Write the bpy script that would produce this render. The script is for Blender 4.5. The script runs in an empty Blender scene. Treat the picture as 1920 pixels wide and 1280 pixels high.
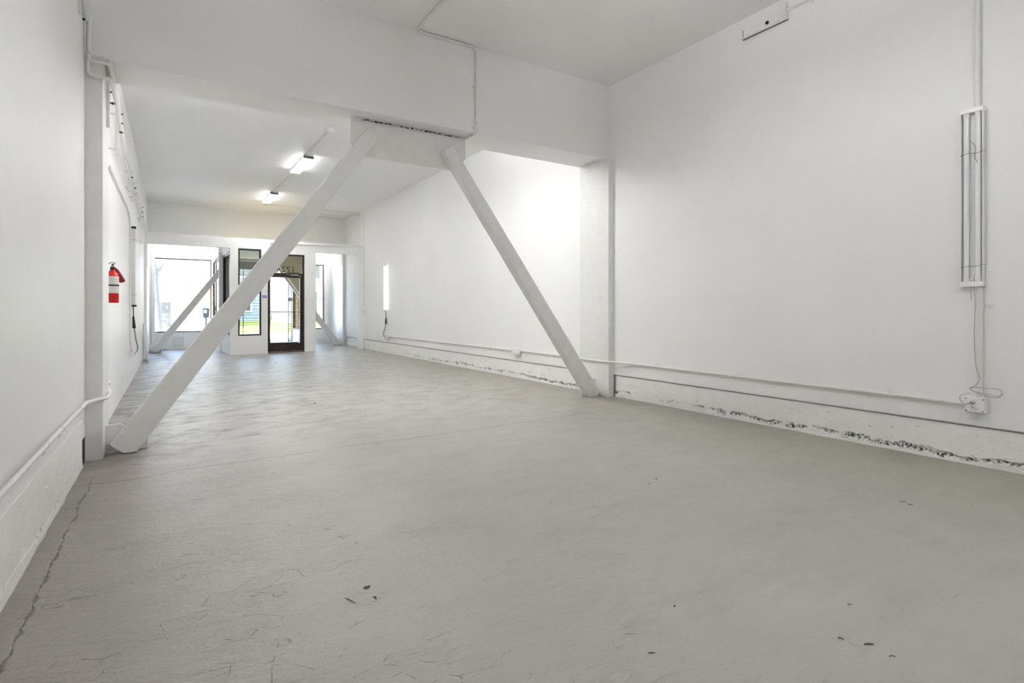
import bpy, math, random
from mathutils import Vector, Matrix, noise as mnoise
random.seed(7)
SC = bpy.context.scene
COL = SC.collection

# ------------------------------------------------------------------ camera
cam_d = bpy.data.cameras.new('camera')
cam = bpy.data.objects.new('camera', cam_d)
COL.objects.link(cam)
cam_d.sensor_width = 36.0
cam_d.lens = 36.0 * 1025.0 / 1920.0
cam_d.shift_y = -(640.0 - 582.0) / 1920.0
cam_d.clip_start = 0.05
cam_d.clip_end = 400
cam.location = (0.0, 0.0, 1.10)
cam.rotation_euler = (math.radians(90), 0, -math.atan2(652.0, 1025.0))
SC.camera = cam

# ------------------------------------------------------------------ world, sun, exposure
W = bpy.data.worlds.new('world')
SC.world = W
W.use_nodes = True
wn = W.node_tree
sky = wn.nodes.new('ShaderNodeTexSky')
sky.sky_type = 'NISHITA'
sky.sun_disc = False
sky.sun_elevation = math.radians(47)
sky.sun_rotation = math.radians(247)
sky.air_density = 1.0
sky.dust_density = 2.0
bg = wn.nodes['Background']
wn.links.new(sky.outputs[0], bg.inputs[0])
bg.inputs[1].default_value = 0.85
sun_d = bpy.data.lights.new('sun', 'SUN')
sun_d.energy = 4.4
sun_d.angle = math.radians(0.6)
sun_d.color = (1.0, 0.95, 0.86)
sun = bpy.data.objects.new('sun', sun_d)
COL.objects.link(sun)
sun.location = (-12, 12, 20)
sun.rotation_euler = Vector((0.60, 0.26, -0.70)).to_track_quat('-Z', 'Y').to_euler()
LAMP = 22.0           # emission of the ceiling fixtures' diffusers
BATTEN = 19.0         # bare tubes in the near bay
FILL_REAR = 30.0      # added fill tubes, unseen behind the camera
FILL_FAR = 70.0     # added fill tubes, hidden behind the near beam
FILL_SHOW = 40.0    # added fill tubes, out of sight above the displays
TUBE = 2.6            # emission of the lit wall tube
SC.cycles.max_bounces = 12        # a white room: light bounces many times
SC.cycles.diffuse_bounces = 8
SC.cycles.use_adaptive_sampling = True
SC.cycles.adaptive_threshold = 0.1
SC.cycles.use_light_tree = False
SC.cycles.transparent_max_bounces = 6
SC.cycles.glossy_bounces = 3
SC.view_settings.view_transform = 'Standard'
SC.view_settings.look = 'None'
SC.view_settings.exposure = 1.42
SC.view_settings.gamma = 1.0
SC.view_settings.use_curve_mapping = False

# ------------------------------------------------------------------ measures of the room (metres)
XR = 4.857                      # right wall
CZ = 3.995                      # ceiling
YB, YF = -4.5, 19.3             # back wall, shop front


def XL(y):                      # the left wall runs slightly askew
    return -0.565 + 0.0105 * y


def FZ(x):                      # the slab dips towards the left wall
    return -0.05 * (XR - x) / 5.35


# ------------------------------------------------------------------ node materials
class Mat:
    def __init__(s, name):
        s.m = bpy.data.materials.new(name)
        s.m.use_nodes = True
        s.t = s.m.node_tree
        s.b = s.t.nodes['Principled BSDF']
        s.out = s.t.nodes['Material Output']
        s.tc = s.t.nodes.new('ShaderNodeTexCoord')
        s.geo = s.t.nodes.new('ShaderNodeNewGeometry')

    def put(s, sock, v):
        if isinstance(v, bpy.types.NodeSocket):
            s.t.links.new(v, sock)
        elif v is not None:
            sock.default_value = v

    def math(s, op, a, b=None, c=None, clamp=False):
        n = s.t.nodes.new('ShaderNodeMath')
        n.operation = op
        n.use_clamp = clamp
        s.put(n.inputs[0], a)
        s.put(n.inputs[1], b)
        s.put(n.inputs[2], c)
        return n.outputs[0]

    def mapped(s, scale=(1, 1, 1), loc=(0, 0, 0), rot=(0, 0, 0)):
        n = s.t.nodes.new('ShaderNodeMapping')
        n.inputs['Scale'].default_value = scale
        n.inputs['Location'].default_value = loc
        n.inputs['Rotation'].default_value = rot
        s.t.links.new(s.geo.outputs['Position'], n.inputs['Vector'])
        return n.outputs[0]

    def noise(s, scale, detail=4, rough=0.55, vec=None, dist=0.0):
        n = s.t.nodes.new('ShaderNodeTexNoise')
        n.inputs['Scale'].default_value = scale
        n.inputs['Detail'].default_value = detail
        n.inputs['Roughness'].default_value = rough
        n.inputs['Distortion'].default_value = dist
        s.t.links.new(vec if vec is not None else s.geo.outputs['Position'], n.inputs['Vector'])
        return n.outputs['Fac']

    def noise1(s, w, scale, detail=3, rough=0.6):
        n = s.t.nodes.new('ShaderNodeTexNoise')
        n.noise_dimensions = '1D'
        n.inputs['Scale'].default_value = scale
        n.inputs['Detail'].default_value = detail
        n.inputs['Roughness'].default_value = rough
        s.t.links.new(w, n.inputs['W'])
        return n.outputs['Fac']

    def voronoi(s, scale, vec=None, feature='F1', out='Distance', rnd=1.0):
        n = s.t.nodes.new('ShaderNodeTexVoronoi')
        n.feature = feature
        n.inputs['Scale'].default_value = scale
        n.inputs['Randomness'].default_value = rnd
        s.t.links.new(vec if vec is not None else s.geo.outputs['Position'], n.inputs['Vector'])
        return n.outputs[out]

    def ramp(s, fac, lo, hi, a=0.0, b=1.0):
        n = s.t.nodes.new('ShaderNodeMapRange')
        n.inputs['From Min'].default_value = lo
        n.inputs['From Max'].default_value = hi
        n.inputs['To Min'].default_value = a
        n.inputs['To Max'].default_value = b
        n.clamp = True
        s.put(n.inputs['Value'], fac)
        return n.outputs[0]

    def mix(s, fac, a, b, mode='MIX'):
        n = s.t.nodes.new('ShaderNodeMix')
        n.data_type = 'RGBA'
        n.blend_type = mode
        s.put(n.inputs[0], fac)
        s.put(n.inputs[6], (*a, 1) if isinstance(a, tuple) else a)
        s.put(n.inputs[7], (*b, 1) if isinstance(b, tuple) else b)
        return n.outputs[2]

    def xyz(s):
        n = s.t.nodes.new('ShaderNodeSeparateXYZ')
        s.t.links.new(s.geo.outputs['Position'], n.inputs[0])
        return n.outputs

    def bump(s, h, dist=0.005, strength=0.5, prev=None):
        n = s.t.nodes.new('ShaderNodeBump')
        n.inputs['Distance'].default_value = dist
        n.inputs['Strength'].default_value = strength
        s.put(n.inputs['Height'], h)
        if prev is not None:
            s.t.links.new(prev, n.inputs['Normal'])
        return n.outputs[0]

    def set(s, color=None, rough=None, metal=None, normal=None, spec=None, **kw):
        if color is not None:
            s.put(s.b.inputs['Base Color'], (*color, 1) if isinstance(color, tuple) else color)
        s.put(s.b.inputs['Roughness'], rough)
        s.put(s.b.inputs['Metallic'], metal)
        s.put(s.b.inputs['Specular IOR Level'], spec)
        if normal is not None:
            s.t.links.new(normal, s.b.inputs['Normal'])
        for k, v in kw.items():
            s.put(s.b.inputs[k.replace('_', ' ')], (*v, 1) if isinstance(v, tuple) else v)
        return s.m


def plain(name, color, rough=0.5, metal=0.0, var=0.06, scale=18.0, bump=0.0, **kw):
    bump = bump if bump > 0.25 else 0
    k = Mat(name)
    n = k.noise(scale, 4)
    dark = tuple(c * (1 - var) for c in color)
    light = tuple(min(1, c * (1 + var * 0.5)) for c in color)
    c = k.mix(k.ramp(n, 0.3, 0.7), dark, light)
    nrm = k.bump(k.noise(scale * 6, 3), 0.002, bump) if bump else None
    return k.set(c, rough, metal, nrm, **kw)


WHITE = (0.875, 0.875, 0.871)


def wall_paint(name, rough=0.5, streak=False, col=WHITE):
    k = Mat(name)
    big = k.noise(0.9, 2)
    c = k.mix(k.ramp(big, 0.35, 0.65), tuple(v * 0.965 for v in col), col)
    if streak:
        nrm = k.bump(k.noise(5.0, 3, vec=k.mapped((1, 1, 0.18))), 0.02, 0.35)
    else:
        nrm = None
    r = k.ramp(big, 0.3, 0.7, rough - 0.06, rough + 0.08)
    return k.set(c, r, 0.0, nrm, 0.5)


M = {}
M['wall'] = wall_paint('white_wall_paint', 0.55)
M['gloss'] = wall_paint('white_satin_wall_paint', 0.42, True)
M['ceil'] = wall_paint('white_ceiling_paint', 0.5, False, (0.89, 0.89, 0.888))
M['steel'] = plain('white_painted_steel', (0.80, 0.795, 0.785), 0.42, 0, 0.04, 9, 0.12)
M['pipe'] = plain('white_painted_conduit', (0.80, 0.79, 0.77), 0.45, 0, 0.05, 14, 0.1)
M['pale'] = plain('pale_grey_enamel', (0.72, 0.73, 0.735), 0.35, 0, 0.03, 12, 0.05)
M['enamel'] = plain('white_enamel', (0.84, 0.84, 0.84), 0.3, 0, 0.02, 12, 0.04)
M['tube_off'] = plain('unlit_white_glass_tube', (0.86, 0.87, 0.88), 0.12, 0, 0.02, 6, 0.0)
M['black'] = plain('black_rubber', (0.02, 0.02, 0.021), 0.5, 0, 0.2, 20, 0.1)
M['wire'] = plain('dark_wire', (0.035, 0.033, 0.03), 0.45, 0, 0.2, 20, 0.0)
M['greywire'] = plain('grey_flex', (0.46, 0.46, 0.45), 0.5, 0, 0.1, 20, 0.0)
M['screw'] = plain('dark_screw', (0.05, 0.048, 0.045), 0.4, 0.6, 0.2, 50, 0.1)
M['bronze'] = plain('dark_bronze_aluminium', (0.030, 0.022, 0.018), 0.32, 0.3, 0.15, 14, 0.05)
M['brown'] = plain('brown_anodised_frame', (0.13, 0.085, 0.055), 0.35, 0.3, 0.15, 14, 0.05)
M['red'] = plain('red_enamel', (0.62, 0.012, 0.012), 0.25, 0, 0.05, 10, 0.0)
M['darkred'] = plain('dark_red_plastic', (0.30, 0.012, 0.016), 0.4, 0, 0.1, 10, 0.0)
M['label'] = plain('printed_paper_label', (0.72, 0.70, 0.66), 0.6, 0, 0.1, 60, 0.0)
M['blue'] = plain('blue_plastic_sign', (0.03, 0.09, 0.42), 0.4, 0, 0.05, 10, 0.0)
M['signwhite'] = plain('white_print', (0.85, 0.86, 0.9), 0.5, 0, 0.02, 10, 0.0)
M['chrome'] = plain('brushed_metal', (0.55, 0.55, 0.56), 0.3, 0.9, 0.05, 30, 0.05)
M['tan'] = plain('tan_vestibule_plaster', (0.90, 0.77, 0.50), 0.7, 0, 0.06, 4, 0.2)
M['grey'] = plain('grey_painted_fascia', (0.33, 0.32, 0.31), 0.6, 0, 0.08, 6, 0.1)
M['tanplug'] = plain('tan_plug_cover', (0.72, 0.58, 0.44), 0.5, 0, 0.05, 20, 0.0)
M['rust'] = plain('brown_leaf', (0.10, 0.055, 0.03), 0.8, 0, 0.4, 90, 0.3)
M['rot'] = plain('dark_grey_leaf', (0.10, 0.09, 0.08), 0.85, 0, 0.4, 90, 0.3)
M['oliveleaf'] = plain('olive_leaf', (0.13, 0.11, 0.04), 0.8, 0, 0.4, 90, 0.3)
M['chip'] = plain('pale_paint_chip', (0.75, 0.73, 0.68), 0.7, 0, 0.1, 60, 0.2)
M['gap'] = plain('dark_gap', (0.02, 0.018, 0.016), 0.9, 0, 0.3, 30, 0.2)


def emit(name, col, strength):
    k = Mat(name)
    return k.set((0.9, 0.9, 0.9), 0.4, Emission_Color=col, Emission_Strength=strength)


M['lamp'] = emit('lit_diffuser', (1.0, 0.995, 0.985), LAMP)
M['batten'] = emit('lit_bare_tube', (1.0, 0.995, 0.985), BATTEN)
M['fill_rear'] = emit('added_fill_tube_rear', (1.0, 0.995, 0.985), FILL_REAR)
M['fill_far'] = emit('added_fill_tube_far', (1.0, 0.995, 0.985), FILL_FAR)
M['fill_show'] = emit('added_fill_tube_display', (1.0, 0.995, 0.985), FILL_SHOW)
M['tube_on'] = emit('lit_tube', (1.0, 0.995, 0.985), TUBE)


def glass(name, tint=(0.96, 0.98, 0.97)):
    k = Mat(name)
    t = k.t
    tr = t.nodes.new('ShaderNodeBsdfTransparent')
    tr.inputs[0].default_value = (*tint, 1)
    gl = t.nodes.new('ShaderNodeBsdfGlossy')
    gl.inputs['Roughness'].default_value = 0.02
    fr = t.nodes.new('ShaderNodeFresnel')
    fr.inputs[0].default_value = 1.35
    nrm = k.bump(k.noise(2.0, 2), 0.004, 0.1)
    t.links.new(nrm, gl.inputs['Normal'])
    mx = t.nodes.new('ShaderNodeMixShader')
    t.links.new(fr.outputs[0], mx.inputs[0])
    t.links.new(tr.outputs[0], mx.inputs[1])
    t.links.new(gl.outputs[0], mx.inputs[2])
    t.links.new(mx.outputs[0], k.out.inputs[0])
    t.nodes.remove(k.b)
    return k.m


M['glass'] = glass('window_glass')


def floor_material():
    k = Mat('worn_painted_concrete')
    X, Y, Z = k.xyz()
    nb = k.noise(0.55, 3)
    base = k.mix(k.ramp(nb, 0.32, 0.68), (0.365, 0.350, 0.325), (0.425, 0.412, 0.388))
    # olive cast of the old paint along the right wall
    base = k.mix(k.math('MULTIPLY', k.ramp(X, 3.3, 4.8), k.ramp(nb, 0.25, 0.7, 0.3, 0.9)), base, (0.345, 0.330, 0.262))
    # brownish wear on the left
    base = k.mix(k.math('MULTIPLY', k.ramp(X, 0.2, -0.5), 0.55), base, (0.30, 0.265, 0.23))
    streak = k.noise(1.5, 5, 0.70, k.mapped((1.0, 2.2, 1.0)))
    base = k.mix(k.ramp(streak, 0.50, 0.70, 0.0, 0.45), base, (0.30, 0.285, 0.262))
    # grime on the worn slab towards the street and the left wall
    worn = k.math('MULTIPLY', k.ramp(Y, 4.6, 6.5), k.ramp(X, 4.4, 0.2, 0.18, 1.0))
    gn = k.noise(3.2, 6, 0.74, k.mapped((1.0, 1.5, 1.0)))
    gr = k.ramp(gn, 0.47, 0.64)
    base = k.mix(k.math('MULTIPLY', k.math('MULTIPLY', gr, worn), 0.85), base, (0.17, 0.155, 0.138))
    edge = k.math('MULTIPLY', k.math('MULTIPLY', k.ramp(X, 0.55, -0.45), k.ramp(gn, 0.40, 0.56)), k.ramp(Y, 4.8, 5.6))
    base = k.mix(k.math('MULTIPLY', edge, 0.75), base, (0.14, 0.125, 0.11))
    # fine scuffs, specks and pits where the paint has flaked, most on the left of the near bay
    fn = k.noise(9.0, 5, 0.74, k.mapped((1.0, 4.0, 1.0), rot=(0, 0, 0.35)))
    base = k.mix(k.ramp(fn, 0.63, 0.72, 0.0, 0.5), base, (0.19, 0.18, 0.165))
    sp = k.math('MULTIPLY', k.ramp(k.voronoi(9.0), 0.035, 0.02), k.ramp(streak, 0.48, 0.54))
    base = k.mix(k.math('MULTIPLY', sp, 0.75), base, (0.10, 0.095, 0.088))
    left = k.ramp(X, 1.9, 0.5)
    fl = k.math('MULTIPLY', k.ramp(gn, 0.655, 0.672), left)
    # crazed paint in patches on the left of the near bay
    cz = k.ramp(k.voronoi(6.5, k.mapped((1.0, 1.9, 1.0)), 'DISTANCE_TO_EDGE'), 0.016, 0.002)
    cz = k.math('MULTIPLY', k.math('MULTIPLY', cz, k.ramp(fn, 0.50, 0.56)), k.math('MULTIPLY', left, k.ramp(streak, 0.47, 0.55)))
    fl = k.math('MAXIMUM', fl, cz)
    base = k.mix(k.math('MULTIPLY', fl, 0.55), base, (0.20, 0.185, 0.165))
    # cracks: two slab joints across the room and the open joint along the left wall
    masks = []
    for (y0, amp, w, s) in ((4.43, 0.26, 0.011, 1.15), (6.50, 0.24, 0.010, 0.8)):
        n = k.noise1(X, s, 5, 0.74)
        yc = k.math('MULTIPLY_ADD', n, amp, y0)
        d = k.math('ABSOLUTE', k.math('SUBTRACT', Y, yc))
        wv = k.math('MULTIPLY', k.ramp(k.noise1(X, 5.0, 1), 0.3, 0.7, 0.35, 1.25), w)
        masks.append(k.math('SUBTRACT', 1.0, k.math('DIVIDE', d, wv, clamp=True), clamp=True))
    n = k.noise1(Y, 3.5, 4, 0.68)
    xc = k.math('ADD', k.math('MULTIPLY_ADD', n, 0.05, -0.49), k.math('MULTIPLY', Y, 0.0105))
    d = k.math('ABSOLUTE', k.math('SUBTRACT', X, xc))
    wv = k.math('MULTIPLY', k.ramp(k.noise1(Y, 9.0, 1), 0.35, 0.65, 0.15, 1.4), 0.011)
    mk = k.math('SUBTRACT', 1.0, k.math('DIVIDE', d, wv, clamp=True), clamp=True)
    masks.append(k.math('MULTIPLY', mk, k.ramp(Y, 4.75, 4.6)))
    crack = k.math('MAXIMUM', k.math('MAXIMUM', masks[0], masks[1]), masks[2])
    base = k.mix(k.math('MULTIPLY', crack, 0.8), base, (0.07, 0.062, 0.055))
    # relief: brushed paint, wrinkles on the left, cracks
    wr = k.noise(16, 5, 0.7, k.mapped((1.0, 1.7, 1.0)))
    wr = k.math('MULTIPLY', wr, k.ramp(X, 3.2, 0.2, 0.12, 1.0))
    hgt = k.math('MULTIPLY_ADD', wr, 0.0075, k.math('MULTIPLY', streak, 0.004))
    hgt = k.math('MULTIPLY_ADD', k.math('MAXIMUM', crack, fl), -0.004, hgt)
    nrm = k.bump(hgt, 1.0, 1.0)
    rough = k.ramp(gn, 0.3, 0.7, 0.27, 0.45)
    return k.set(base, rough, 0.0, nrm, 0.5)


M['floor'] = floor_material()


def plinth_material():
    k = Mat('whitewashed_rough_concrete')
    X, Y, Z = k.xyz()
    c = k.mix(k.ramp(k.noise(6, 5), 0.3, 0.7), (0.83, 0.825, 0.81), (0.88, 0.875, 0.865))
    # bare dark aggregate where the face has spalled off (the recessed band near the slab)
    at = k.t.nodes.new('ShaderNodeAttribute')
    at.attribute_name = 'spall'
    bare = k.mix(k.ramp(k.noise(48, 4, 0.7), 0.45, 0.52), (0.035, 0.033, 0.03), (0.80, 0.79, 0.77))
    c = k.mix(at.outputs['Fac'], c, bare)
    pits = k.ramp(k.voronoi(26.0), 0.10, 0.06)
    pm = k.ramp(k.noise(5.0, 3), 0.50, 0.58)
    c = k.mix(k.math('MULTIPLY', k.math('MULTIPLY', pits, pm), 0.85), c, (0.16, 0.15, 0.14))
    nrm = k.bump(k.noise(45, 6, 0.65), 0.004, 0.35)
    nrm = k.bump(k.ramp(k.voronoi(16.0), 0.03, 0.08), 0.004, 0.5, nrm)
    return k.set(c, 0.8, 0.0, nrm, 0.3)


M['plinth'] = plinth_material()


def mosaic_material(name, sc):
    k = Mat(name)
    e = k.voronoi(sc, k.mapped((1, 1, 0)), 'DISTANCE_TO_EDGE')
    cel = k.voronoi(sc, k.mapped((1, 1, 0)), 'F1', 'Color')
    sep = k.t.nodes.new('ShaderNodeSeparateColor')
    k.t.links.new(cel, sep.inputs[0])
    c = k.mix(k.ramp(sep.outputs[0], 0.1, 0.9), (0.35, 0.35, 0.40), (0.75, 0.73, 0.70))
    c = k.mix(k.ramp(e, 0.02, 0.05), (0.05, 0.05, 0.06), c)
    return k.set(c, 0.35, 0.0, k.bump(k.ramp(e, 0.0, 0.06), 0.01, 0.6), 0.5)


M['mosaic'] = mosaic_material('broken_stone_paving', 7.0)
M['walk'] = plain('pale_concrete_sidewalk', (0.62, 0.61, 0.58), 0.85, 0, 0.12, 3, 0.3)
M['road'] = plain('asphalt', (0.075, 0.077, 0.09), 0.9, 0, 0.2, 20, 0.4)
M['grass'] = plain('lawn_grass', (0.34, 0.36, 0.06), 0.9, 0, 0.4, 12, 0.6)
M['cream'] = plain('cream_stucco', (0.86, 0.80, 0.66), 0.85, 0, 0.05, 3, 0.2)
M['ivory'] = plain('white_stucco', (0.86, 0.85, 0.82), 0.85, 0, 0.04, 3, 0.2)
M['ochre'] = plain('ochre_stucco', (0.86, 0.70, 0.42), 0.85, 0, 0.06, 3, 0.2)
M['bluegrey'] = plain('blue_grey_siding', (0.40, 0.44, 0.50), 0.75, 0, 0.08, 4, 0.1)
M['dusk'] = plain('dark_shop_glass', (0.10, 0.105, 0.10), 0.12, 0, 0.3, 2, 0.0)
M['bark'] = plain('grey_bark', (0.30, 0.27, 0.25), 0.95, 0, 0.35, 22, 0.8)
M['leaf'] = plain('green_leaves', (0.22, 0.30, 0.06), 0.7, 0, 0.4, 8, 0.2)
M['carwhite'] = plain('white_car_paint', (0.82, 0.82, 0.83), 0.18, 0, 0.02, 5, 0.0)
M['carglass'] = plain('blue_tinted_car_glass', (0.05, 0.08, 0.16), 0.06, 0, 0.1, 2, 0.0)
M['domeglass'] = plain('hazy_meter_dome', (0.30, 0.36, 0.46), 0.15, 0, 0.1, 8, 0.0)
M['metergrey'] = plain('grey_cast_metal', (0.10, 0.115, 0.13), 0.4, 0.5, 0.15, 20, 0.1)


# ------------------------------------------------------------------ mesh helpers
def wloc(o):
    v = Vector((0, 0, 0))
    while o is not None:
        v += o.location
        o = o.parent
    return v


class MB:
    def __init__(s):
        s.v = []
        s.f = []

    def add(s, vs, fs):
        o = len(s.v)
        s.v += [tuple(p) for p in vs]
        s.f += [tuple(i + o for i in f) for f in fs]
        return s

    def box(s, x0, x1, y0, y1, z0, z1):
        return s.add([(x0, y0, z0), (x1, y0, z0), (x1, y1, z0), (x0, y1, z0),
                      (x0, y0, z1), (x1, y0, z1), (x1, y1, z1), (x0, y1, z1)],
                     [(0, 3, 2, 1), (4, 5, 6, 7), (0, 1, 5, 4), (1, 2, 6, 5), (2, 3, 7, 6), (3, 0, 4, 7)])

    def hexa(s, bottom, top):
        return s.add(list(bottom) + list(top),
                     [(0, 3, 2, 1), (4, 5, 6, 7), (0, 1, 5, 4), (1, 2, 6, 5), (2, 3, 7, 6), (3, 0, 4, 7)])

    def prism(s, poly, axis, a, b):
        n = len(poly)

        def P(p, t):
            return {'x': (t, p[0], p[1]), 'y': (p[0], t, p[1]), 'z': (p[0], p[1], t)}[axis]
        vs = [P(p, a) for p in poly] + [P(p, b) for p in poly]
        fs = [tuple(range(n - 1, -1, -1)), tuple(range(n, 2 * n))]
        for i in range(n):
            j = (i + 1) % n
            fs.append((i, j, n + j, n + i))
        return s.add(vs, fs)

    def tube(s, pts, r, n=10, fillet=0.0, k=5, cap=True):
        pts = [Vector(p) for p in pts]
        rs = r if isinstance(r, (list, tuple)) else None
        if fillet and len(pts) > 2:
            out = [pts[0]]
            for i in range(1, len(pts) - 1):
                a, b, c = pts[i - 1], pts[i], pts[i + 1]
                d = min(fillet, (a - b).length * 0.49, (c - b).length * 0.49)
                p, q = b + (a - b).normalized() * d, b + (c - b).normalized() * d
                for t in range(k + 1):
                    u = t / k
                    out.append(p * (1 - u) ** 2 + b * 2 * u * (1 - u) + q * u * u)
            out.append(pts[-1])
            pts = out
        m = len(pts)
        vs, fs = [], []
        t0 = (pts[1] - pts[0]).normalized()
        up = Vector((0, 0, 1)) if abs(t0.z) < 0.9 else Vector((1, 0, 0))
        nx = t0.cross(up).normalized()
        for i in range(m):
            t = (pts[min(i + 1, m - 1)] - pts[max(i - 1, 0)]).normalized()
            nx = (nx - t * nx.dot(t)).normalized()
            ny = t.cross(nx)
            R = rs[min(i, len(rs) - 1)] if rs else r
            for j in range(n):
                a = 2 * math.pi * j / n
                vs.append(pts[i] + nx * (math.cos(a) * R) + ny * (math.sin(a) * R))
        for i in range(m - 1):
            for j in range(n):
                a, b = i * n + j, i * n + (j + 1) % n
                fs.append((a, b, b + n, a + n))
        if cap:
            fs.append(tuple(range(n - 1, -1, -1)))
            fs.append(tuple(range((m - 1) * n, m * n)))
        return s.add(vs, fs)

    def lathe(s, prof, c, n=20, axis='z'):
        vs, fs = [], []
        for r, h in prof:
            for j in range(n):
                a = 2 * math.pi * j / n
                u, w = r * math.cos(a), r * math.sin(a)
                vs.append({'z': (c[0] + u, c[1] + w, c[2] + h), 'y': (c[0] + u, c[1] + h, c[2] + w),
                           'x': (c[0] + h, c[1] + u, c[2] + w)}[axis])
        m = len(prof)
        for i in range(m - 1):
            for j in range(n):
                a, b = i * n + j, i * n + (j + 1) % n
                fs.append((a, b, b + n, a + n))
        fs.append(tuple(range(n - 1, -1, -1)))
        fs.append(tuple(range((m - 1) * n, m * n)))
        return s.add(vs, fs)

    def build(s, name, mat, parent=None, bevel=0.0, smooth=False):
        me = bpy.data.meshes.new(name)
        off = wloc(parent)
        me.from_pydata([tuple(Vector(p) - off) for p in s.v], [], s.f)
        me.materials.append(M[mat] if isinstance(mat, str) else mat)
        me.validate()
        import bmesh
        bm = bmesh.new()
        bm.from_mesh(me)
        bmesh.ops.recalc_face_normals(bm, faces=bm.faces)
        bm.to_mesh(me)
        bm.free()
        if smooth:
            me.polygons.foreach_set('use_smooth', [True] * len(me.polygons))
        o = bpy.data.objects.new(name, me)
        COL.objects.link(o)
        if parent is not None:
            o.parent = parent
        if bevel:
            b = o.modifiers.new('bevel', 'BEVEL')
            b.width = bevel
            b.segments = 2
            b.limit_method = 'ANGLE'
            b.angle_limit = math.radians(40)
        if smooth:
            e = o.modifiers.new('split', 'EDGE_SPLIT')
            e.split_angle = math.radians(45)
        return o


def tag(o, label, cat, group=None, kind=None):
    o['label'] = label
    o['category'] = cat
    if group:
        o['group'] = group
    if kind:
        o['kind'] = kind
    return o


def thing(name, loc, label, cat, group=None, kind=None):
    o = bpy.data.objects.new(name, None)
    o.empty_display_size = 0.1
    COL.objects.link(o)
    o.location = loc
    return tag(o, label, cat, group, kind)


def struct(o, label, cat):
    return tag(o, label, cat, kind='structure')


# ================================================================== THE ROOM
# floor slab (gently undulating, dips to the left)
fm = MB()
nx_, ny_ = 28, 96
for j in range(ny_ + 1):
    for i in range(nx_ + 1):
        y = YB + (YF + 0.15 - YB) * j / ny_
        x = -0.75 + (5.15 + 0.75) * i / nx_
        z = FZ(x) + 0.006 * mnoise.noise((x * 0.7, y * 0.5, 3.0))
        fm.v.append((x, y, z))
for j in range(ny_):
    for i in range(nx_):
        a = j * (nx_ + 1) + i
        fm.f.append((a, a + 1, a + nx_ + 2, a + nx_ + 1))
floor = fm.build('floor', 'floor', smooth=True)
struct(floor, 'worn grey painted concrete floor of the empty shop', 'floor')

struct(MB().box(-0.95, 5.2, YB - 0.2, YF + 0.25, CZ, CZ + 0.35).build('ceiling', 'ceil'), 'flat white painted ceiling of the shop', 'ceiling')
struct(MB().hexa([(XL(YB) - .25, YB - .2, -.4), (XL(YB), YB - .2, -.4), (XL(YF + .2), YF + .2, -.4), (XL(YF + .2) - .25, YF + .2, -.4)],
                 [(XL(YB) - .25, YB - .2, CZ), (XL(YB), YB - .2, CZ), (XL(YF + .2), YF + .2, CZ), (XL(YF + .2) - .25, YF + .2, CZ)]
                 ).build('wall_left', 'gloss'), 'long white satin wall on the left, close to the camera', 'wall')
struct(MB().box(XR, XR + 0.06, YB, 5.19, 0.285, CZ).box(XR, XR + 0.06, 5.19, YF, 0.285, CZ).box(XR + .06, XR + .3, YB - .2, YF + .2, -.4, CZ)
       .build('wall_right', 'wall'), 'long white panelled wall on the right above the concrete plinth', 'wall')
struct(MB().box(-1.0, 5.2, YB - 0.2, YB, -.4, CZ).build('wall_back', 'wall'), 'white wall at the rear of the shop behind the camera', 'wall')


# concrete plinth under the right-hand panelling, its foot spalled and crumbling
def plinth(name, y0, y1, xface, side, ztop, step, seed, amount):
    mb = MB()
    ny = int((y1 - y0) / step)
    nz = int(ztop / 0.0085) + 5
    spall = []
    for j in range(ny + 1):
        y = y0 + (y1 - y0) * j / ny
        for i in range(nz + 1):
            zf = FZ(XR if side > 0 else -0.5) - 0.01
            z = zf + (ztop - zf) * i / nz
            hz = z - zf - 0.01
            # height of the broken line along the foot
            line = 0.050 + 0.035 * mnoise.noise((y * 0.9, seed, 0)) + 0.02 * mnoise.noise((y * 4.0, seed, 5))
            wid = 0.026 + 0.016 * mnoise.noise((y * 2.3, seed, 9))
            g = math.exp(-((hz - line) / max(wid, 0.006)) ** 2)
            n = mnoise.fractal((y * 12, z * 30, seed), 0.7, 2.2, 4)
            am = amount(y) * (0.80 + 0.55 * mnoise.noise((y * 1.7, seed, 2.0)))
            cut = max(0.0, min(1.0, (g * 1.25 * am + n * 0.75 - 0.62) * 3.0)) if am > 0 else 0.0
            d = cut * 0.030 * (0.6 + 0.4 * abs(mnoise.noise((y * 40, z * 40, seed))))
            d += 0.0035 * mnoise.fractal((y * 7, z * 9, seed + 4), 1.0, 2.0, 3)
            # below the broken line the foot bulges out a little
            if hz < line:
                d -= 0.012 * am * (0.6 + 0.6 * mnoise.noise((y * 6, z * 10, seed + 8)))
            mb.v.append((xface + side * d, y, z))
            spall.append(cut)
    for j in range(ny):
        for i in range(nz):
            a = j * (nz + 1) + i
            mb.f.append((a, a + 1, a + nz + 2, a + nz + 1))
    nfront = len(mb.v)
    # back and top so that the plinth has a body
    xb = xface + side * 0.09
    mb.add([(xface, y0, ztop), (xb, y0, ztop), (xb, y1, ztop), (xface, y1, ztop), (xb, y0, -0.1), (xb, y1, -0.1)],
           [(0, 1, 2, 3), (1, 4, 5, 2)])
    spall += [0.0] * (len(mb.v) - nfront)
    o = mb.build(name, 'plinth', smooth=False)
    at = o.data.attributes.new('spall', 'FLOAT', 'POINT')
    at.data.foreach_set('value', spall)
    return o


def am_right(y):
    if y < 4.9:
        return max(0.0, min(1.0, 1.12 - 0.10 * abs(y - 2.0))) * max(0.25, min(1, (4.9 - y) / 1.2))
    return max(0.35, 0.95 - 0.06 * (y - 5.8))


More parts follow.
